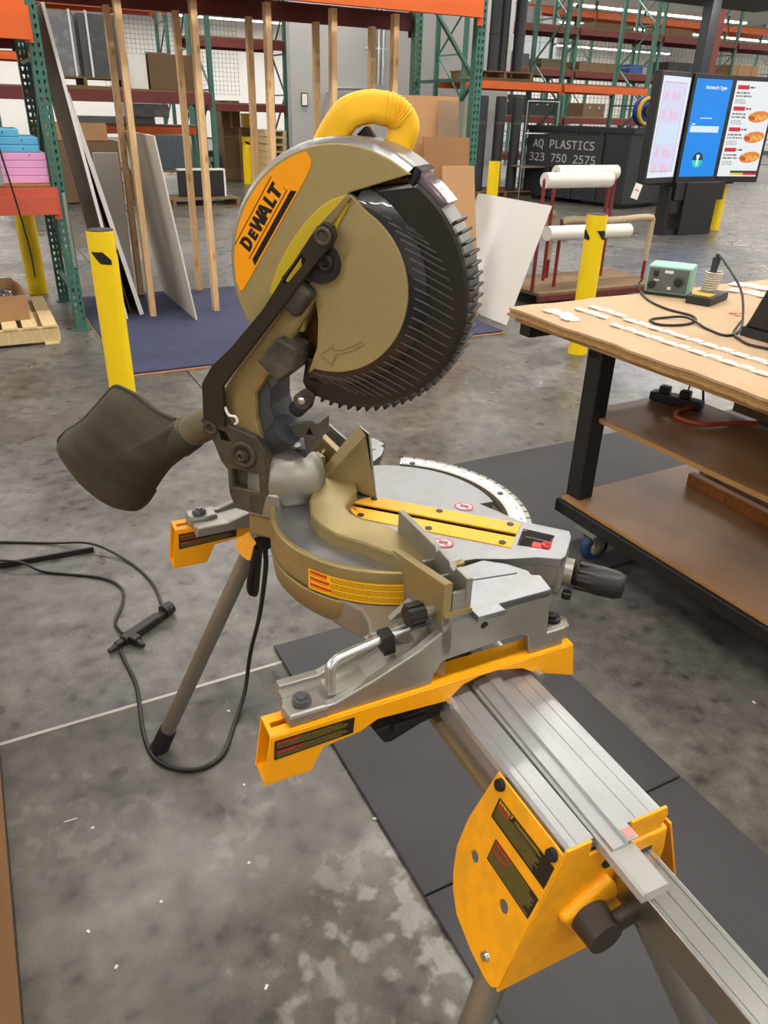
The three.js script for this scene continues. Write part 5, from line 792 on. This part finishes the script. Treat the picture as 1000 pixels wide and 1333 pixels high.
{
  // left background row
  rackRow('distant rack with maroon beams seen between the timber studs', -2.7, -14.4, [3.4, 3.4], 4.4, [[1.52, M.maroon, 0.17], [3.05, M.orange, 0.13]], 1.1, { green: M.green });
  rackRow('low distant rack with a red orange beam under the maroon one', 1.9, -15.8, [2.4], 1.5, [[1.02, M.orange, 0.12]], 0.9);
  rackRow('farthest left rack with orange beams high behind the wrapped goods', -4, -21, [3, 3, 3], 5, [[2.3, M.orange, 0.14], [3.4, M.orange, 0.14]]);
  darkPallet(2.08, 1.723, -14.95, 1.38, 'dark pallet lying on the maroon beams at left');
  const wrap = Tm(0x6b6e70, 0x9a9c9d, 0.7, 0.5, 0.35, 0, {}, 6, 95, 0.3), wrapD = Tm(0x3f4245, 0x5f6264, 0.6, 0.5, 0.35, 0, {}, 6, 96, 0.2);
  const band = [['strap', [[0.03, 0.9, 0.86, -0.2, 0.45, 0.0], [0.03, 0.9, 0.86, 0.25, 0.45, 0]], M.white]];
  crate('wrapped_stack', 'grey film wrapped stack on the dark pallet, left of two', 'stack', 0.62, 0.88, 0.8, wrap, 1.72, 1.865, -14.95, 0, band[0]);
  crate('wrapped_stack', 'darker film wrapped stack on the dark pallet, right of two', 'stack', 0.66, 0.86, 0.8, wrapD, 2.42, 1.865, -14.95, 0, band[0]);
  crate('brown_carton', 'dark brown carton standing on the maroon beam right of the wrapped stacks', 'carton', 0.85, 0.52, 0.6, M.cardDark, 3.55, 1.723, -14.9, 0, ['flap', [[0.4, 0.01, 0.3, -0.2, 0.53, 0.1, [8, 0, 0]]], M.cardDark]);
  crate('white_box', 'white box beside the dark brown carton on the maroon rack', 'box', 0.3, 0.5, 0.5, M.white, 2.95, 1.723, -14.9);
  crate('grey_cover', 'grey wrapped flat goods above the carton row at left', 'goods', 0.8, 0.22, 0.7, wrap, 3.3, 1.297, -16.3);
  crate('grey_cover', 'long pale grey pipe bundle lying on the low red orange rack', 'goods', 1.5, 0.12, 0.5, M.grey, 2.7, 1.175, -16.3);
  crate('brown_carton', 'open tan carton row below the grey goods at left', 'carton', 1.1, 0.26, 0.5, M.card, 1.75, 0.95, -14.7, 0, ['seam', [[0.006, 0.262, 0.502, 0.05, 0.13, 0]], M.cardDark]);
  crate('brown_crate', 'large dark brown crate under the tan cartons', 'crate', 1.6, 0.93, 0.8, M.cardDark, 1.65, 0.015, -14.8, 0, ['plank', [[1.62, 0.02, 0.01, 0, 0.3, 0.402], [1.62, 0.02, 0.01, 0, 0.6, 0.402]], M.cardDark]);
  crate('grey_cabinet', 'blue grey cabinet standing under the low rack between the studs', 'cabinet', 0.5, 0.55, 0.5, P(0x4f5a60, 0.5), 3.45, 0.482, -15.2, 0, ['door', [[0.22, 0.5, 0.01, -0.12, 0.27, 0.252], [0.22, 0.5, 0.01, 0.12, 0.27, 0.252]], P(0x46525a, 0.5)]);
  const w = thing('wooden_bench', 'low plank bench under the grey cabinet behind the studs', 'bench', E(3.3, 0, -15.2), TILT); part(w, 'plank', bx(1.4, 0.04, 0.7, 0, 0.46, 0), M.palletOld); for (const q of [-0.6, 0.6]) part(w, 'leg', bx(0.06, 0.44, 0.6, q, 0.22, 0), M.palletOld);
  darkPallet(3.6, 0, -13.8, 1.2, 'pallet on the floor below the black monitor', 0.8);
  crate('black_monitor', 'black monitor with white frame standing on a floor pallet between the studs', 'monitor', 0.78, 0.42, 0.12, M.black, 3.62, 0.142, -13.75, 0, ['frame', [[0.03, 0.42, 0.13, 0.39, 0.21, 0], [0.8, 0.025, 0.13, 0, 0.42, 0]], M.white]);
  crate('equipment', 'dark pump machine standing behind the white sheet between studs', 'machine', 0.5, 0.62, 0.4, M.charcoal, 5.0, 0.0, -18.6, 0, ['dial', [[0.1, 0.1, 0.02, 0.1, 0.45, 0.2], [0.08, 0.3, 0.02, -0.15, 0.3, 0.2]], M.grey]);
  // middle: carton column, yellow boxes, netting, side rack, partition fittings
  crate('carton_column', 'lower tall brown carton behind the distant bollard', 'carton', 0.75, 1.1, 0.6, M.cardDark, 5.72, 0.0, -18.4, 0, ['tape', [[0.06, 1.1, 0.602, 0, 0.55, 0]], M.card]);
  crate('carton_column', 'upper brown carton stacked on the tall one behind the studs', 'carton', 0.42, 0.52, 0.5, M.cardDark, 5.55, 1.102, -18.4, 0, ['tape', [[0.05, 0.52, 0.502, 0, 0.26, 0]], M.card]);
  crate('yellow_box', 'yellow plastic box next to the upper brown carton', 'box', 0.18, 0.26, 0.3, M.post, 5.98, 1.102, -18.4, 0, ['lid', [[0.2, 0.02, 0.32, 0, 0.27, 0]], M.post]);
  const wp = thing('pallet_stack', 'stack of pale pallets behind the second front stud', 'pallet stack', E(6.14, 0, -17.4), TILT); for (let i = 0; i < 8; i++) { part(wp, 'pallet', [bx(0.5, 0.022, 0.9, 0, 0.13 + i * 0.135, 0), bx(0.08, 0.1, 0.9, -0.2, 0.07 + i * 0.135, 0), bx(0.08, 0.1, 0.9, 0.2, 0.07 + i * 0.135, 0)], M.pallet); }
  rackRow('narrow distant rack with maroon beams left of the grey partition wall', 4.5, -17.2, [2.0], 4.2, [[1.42, M.maroon, 0.13], [2.55, M.maroon, 0.16]], 0.9, { green: M.green });
  const net = (label, x0, x1, y0, y1, z, s, r = 0.006) => { const g = []; for (let x = x0; x <= x1; x += s) g.push(bx(r, y1 - y0, r, x, (y0 + y1) / 2, 0)); for (let y = y0; y <= y1; y += s) g.push(bx(x1 - x0, r, r, (x0 + x1) / 2, y, 0)); const m = one('safety_net', label, 'net', g, M.greyDark, E(0, 0, z), TILT, 'safety nets'); m.userData.kind = 'stuff'; };
  net('dark safety net hanging in front of the pale wall left of the partition', 3.2, 6.2, 1.75, 4.6, -19.4, 0.09, 0.005);
  net('dark safety net hanging over the far right racks', 14, 43.5, 0.4, 5.0, -27, 0.2, 0.012);
  const el = thing('electrical_box', 'grey electrical box with vertical conduits on the partition wall', 'electrical box', E(8.03, 1.77, -15.98), TILT); part(el, 'box', rb(0.36, 0.22, 0.12, 0.006, 0, 0.1, 0.06), M.grey); for (const q of [-0.1, 0, 0.1]) part(el, 'conduit', rod([q, 0.2, 0.05], [q, 3.6, 0.05], 0.03), M.zinc); part(el, 'strap', bx(0.5, 0.03, 0.02, -0.05, 0.85, 0.06), M.zinc);
  one('conduit', 'bent thin grey conduit running to the electrical box on the partition', 'conduit', tube([[7.86, 1.9, 0], [7.3, 1.9, 0], [7.0, 1.88, 0], [6.86, 1.78, 0], [6.82, 1.55, 0], [6.82, 0.8, 0], [6.82, 0.2, 0]].map((q) => V(q[0] - 7, q[1], 0.03)), 0.025, 60, 8, false, 0.1), M.grey, E(7, 0, -15.98), TILT);
  const nt = thing('wall_notice', 'small framed notice on the partition wall beside a stud', 'notice', E(6.42, 1.55, -15.985), TILT); part(nt, 'frame', bx(0.14, 0.24, 0.015, 0, 0.12, 0.008), M.charcoal); part(nt, 'paper', bx(0.11, 0.2, 0.002, 0, 0.12, 0.017), M.white);
}
{
  // right background: tubes, orange beam rack, maroon racks
  rackRow('distant rack with a bright orange beam carrying black tubes on the right', 8.9, -14.0, [2.35, 2.35], 4.6, [[1.95, M.orange, 0.13]], 1.1);
  const tubeM = P(0x2d2f33, 0.5), n = ['first', 'second', 'third', 'fourth'];
  darkPallet(9.85, 2.115, -14.5, 1.4, 'dark pallet on the orange beam under the upright black tubes');
  [9.45, 9.72, 10.02, 10.3].forEach((x, i) => { const t = thing('black_tube', n[i] + ' upright black tube from the left standing above the orange beam', 'tube', E(x, 2.258, -14.45 + (i % 2) * 0.15), TILT, 'black tubes'); part(t, 'pipe', lat([[0.0, 0], [0.105, 0], [0.11, 0.01], [0.11, 2.1], [0.09, 2.1], [0.09, 0.02]], 24), tubeM); part(t, 'strap', [lat([[0.111, 0.6], [0.1125, 0.6], [0.1125, 0.63], [0.111, 0.63]], 24), lat([[0.111, 1.3], [0.1125, 1.3], [0.1125, 1.33], [0.111, 1.33]], 24)], M.black); });
  darkPallet(9.75, 0, -14.0, 1.5, 'dark pallet on the floor carrying the lower black tubes', 1.0);
  [9.2, 9.62, 10.02].forEach((x, i) => { const t = thing('black_tube', n[i] + ' lower black tube from the left standing below the orange beam', 'tube', E(x, 0.142, -13.75), TILT, 'black tubes'); part(t, 'pipe', lat([[0.0, 0], [0.1, 0], [0.105, 0.01], [0.105, 1.66], [0.085, 1.68], [0, 1.68]], 24), tubeM); part(t, 'strap', lat([[0.106, 1.2], [0.1075, 1.2], [0.1075, 1.24], [0.106, 1.24]], 24), M.greyDark); });
  const tr = thing('wire_trolley', 'thin grey wire trolley frame left of the black bin', 'trolley', E(9.85, 0, -13.2), TILT); part(tr, 'frame', [rod([0, 0, 0], [0, 1.75, 0], 0.01), rod([0.75, 0, 0], [0.75, 1.75, 0], 0.01), rod([0, 1.75, 0], [0.75, 1.75, 0], 0.01), rod([0, 0.6, 0], [0.75, 0.6, 0], 0.012), rod([0, 1.2, 0], [0.75, 1.2, 0], 0.012)], M.zinc); part(tr, 'shelf', bx(0.74, 0.02, 0.4, 0.375, 0.61, -0.2), M.palletOld);
  crate('yellow_box', 'yellow cartons on the rack shelf behind the wire trolley', 'box', 0.3, 0.26, 0.3, P(0xd0a040, 0.6), 11.25, 1.512, -16.75, 0, ['label', [[0.12, 0.12, 0.004, 0, 0.13, 0.151]], M.white]);
  rackRow('lower far rack with maroon beams seen above the black bin', 10.6, -16.4, [2.7, 2.7, 2.7], 2.2, [[1.35, M.maroon, 0.13], [0.55, M.maroon, 0.12]], 0.9);
  for (const [x, w, h, m, l] of [[11.9, 0.8, 0.42, M.black, 'black case on the maroon shelf above the bin, left'], [12.78, 0.86, 0.36, M.charcoal, 'charcoal case on the maroon shelf above the bin'], [14.4, 0.7, 0.3, M.cardDark, 'brown carton on the maroon shelf beside the hose reel'], [17.1, 1.1, 0.4, M.charcoal, 'long dark case on the maroon shelf behind the kiosk']]) crate('storage_case', l, 'case', w, h, 0.6, m, x, 1.512, -16.85, 0, ['latch', [[0.06, 0.06, 0.01, -0.15, h * 0.7, 0.302], [0.06, 0.06, 0.01, 0.15, h * 0.7, 0.302]], M.grey]);
  const hr = thing('hose_reel', 'blue and yellow hose reel hanging at the green upright by the kiosk', 'hose reel', E(12.95, 1.35, -13.3), TILT); part(hr, 'drum', lat([[0.1, -0.1], [0.26, -0.1], [0.28, -0.08], [0.28, 0.02], [0.2, 0.02], [0.2, 0.05], [0.1, 0.05]], 32).rotateX(Math.PI / 2).translate(0, 0.3, 0), P(0x1f3280, 0.5)); part(hr, 'hose', new THREE.TorusGeometry(0.24, 0.04, 10, 32).translate(0, 0.3, 0.07), P(0xc9a521, 0.5)); part(hr, 'hub', cy(0.1, 0.1, 0.2, 0, 0.3, 0, 'z'), M.black); part(hr, 'bracket', [bx(0.06, 0.5, 0.05, 0, 0.3, -0.16)], M.black);
  rackRow('far right rack with two tiers of maroon beams behind the orange one', 12.2, -18.5, [3, 3, 3, 3], 5, [[2.45, M.maroon, 0.15], [3.42, M.maroon, 0.15]]);
  rackRow('rearmost right rack with orange and maroon beams near the ceiling', 14, -24, [3.2, 3.2, 3.2, 3.2, 3.2], 5, [[2.75, M.maroon, 0.16], [4.5, M.orange, 0.2]]);
  const goods = [[13.4, 2.632, 0.9, 0.3, M.greyDark, 'grey machine part'], [14.6, 2.632, 0.7, 0.22, M.cardDark, 'brown flat carton'], [16.2, 2.632, 1.3, 0.2, M.palletOld, 'timber bundle'], [19.4, 2.632, 1.2, 0.35, M.charcoal, 'dark crate'], [17.6, 2.632, 0.5, 0.22, P(0x2a4fa0, 0.5), 'blue tub'], [16.6, 3.602, 1.4, 0.16, M.cardDark, 'low brown crate'], [18.95, 3.602, 1.2, 0.18, M.palletOld, 'timber offcuts bundle'], [13.6, 3.602, 1.0, 0.35, M.grey, 'pale grey bundle'], [22.0, 2.632, 1.2, 0.4, M.card, 'tan carton']];
  goods.forEach(([x, y, w, h, m, l]) => crate('stored_goods', l + (y > 3 ? ' on the upper maroon beam of the far right rack' : ' on the lower maroon beam of the far right rack'), 'goods', w, h, 0.7, m, x, y, -19.05, 0, ['strap', [[0.03, h + 0.002, 0.702, -w * 0.25, h / 2, 0], [0.03, h + 0.002, 0.702, w * 0.25, h / 2, 0]], M.greyDark], 'goods on the far right rack'));
  for (let i = 0; i < 2; i++) for (let j = 0; j < 3; j++) crate('white_carton', ['bottom', 'middle', 'top'][j] + ' white wrapped carton in the ' + ['left', 'right'] [i] + ' column on the rearmost rack', 'carton', 0.7, 0.5, 0.7, P(0xdfe9ee, 0.5), 17.9 + i * 0.74, 2.943 + j * 0.502, -24.5, 0, ['tape', [[0.702, 0.03, 0.702, 0, 0.25, 0]], P(0xb9d3de, 0.5)], 'white cartons');
  const cl = thing('steel_column', 'maroon building column rising behind the kiosk screens', 'column', E(12.62, 0, -11.6), TILT); part(cl, 'flange', [bx(0.2, 6.4, 0.02, 0, 3.2, 0.1), bx(0.2, 6.4, 0.02, 0, 3.2, -0.1)], M.maroon); part(cl, 'web', bx(0.02, 6.4, 0.18, 0, 3.2, 0), M.maroon);
}
renderer.render(scene, camera);
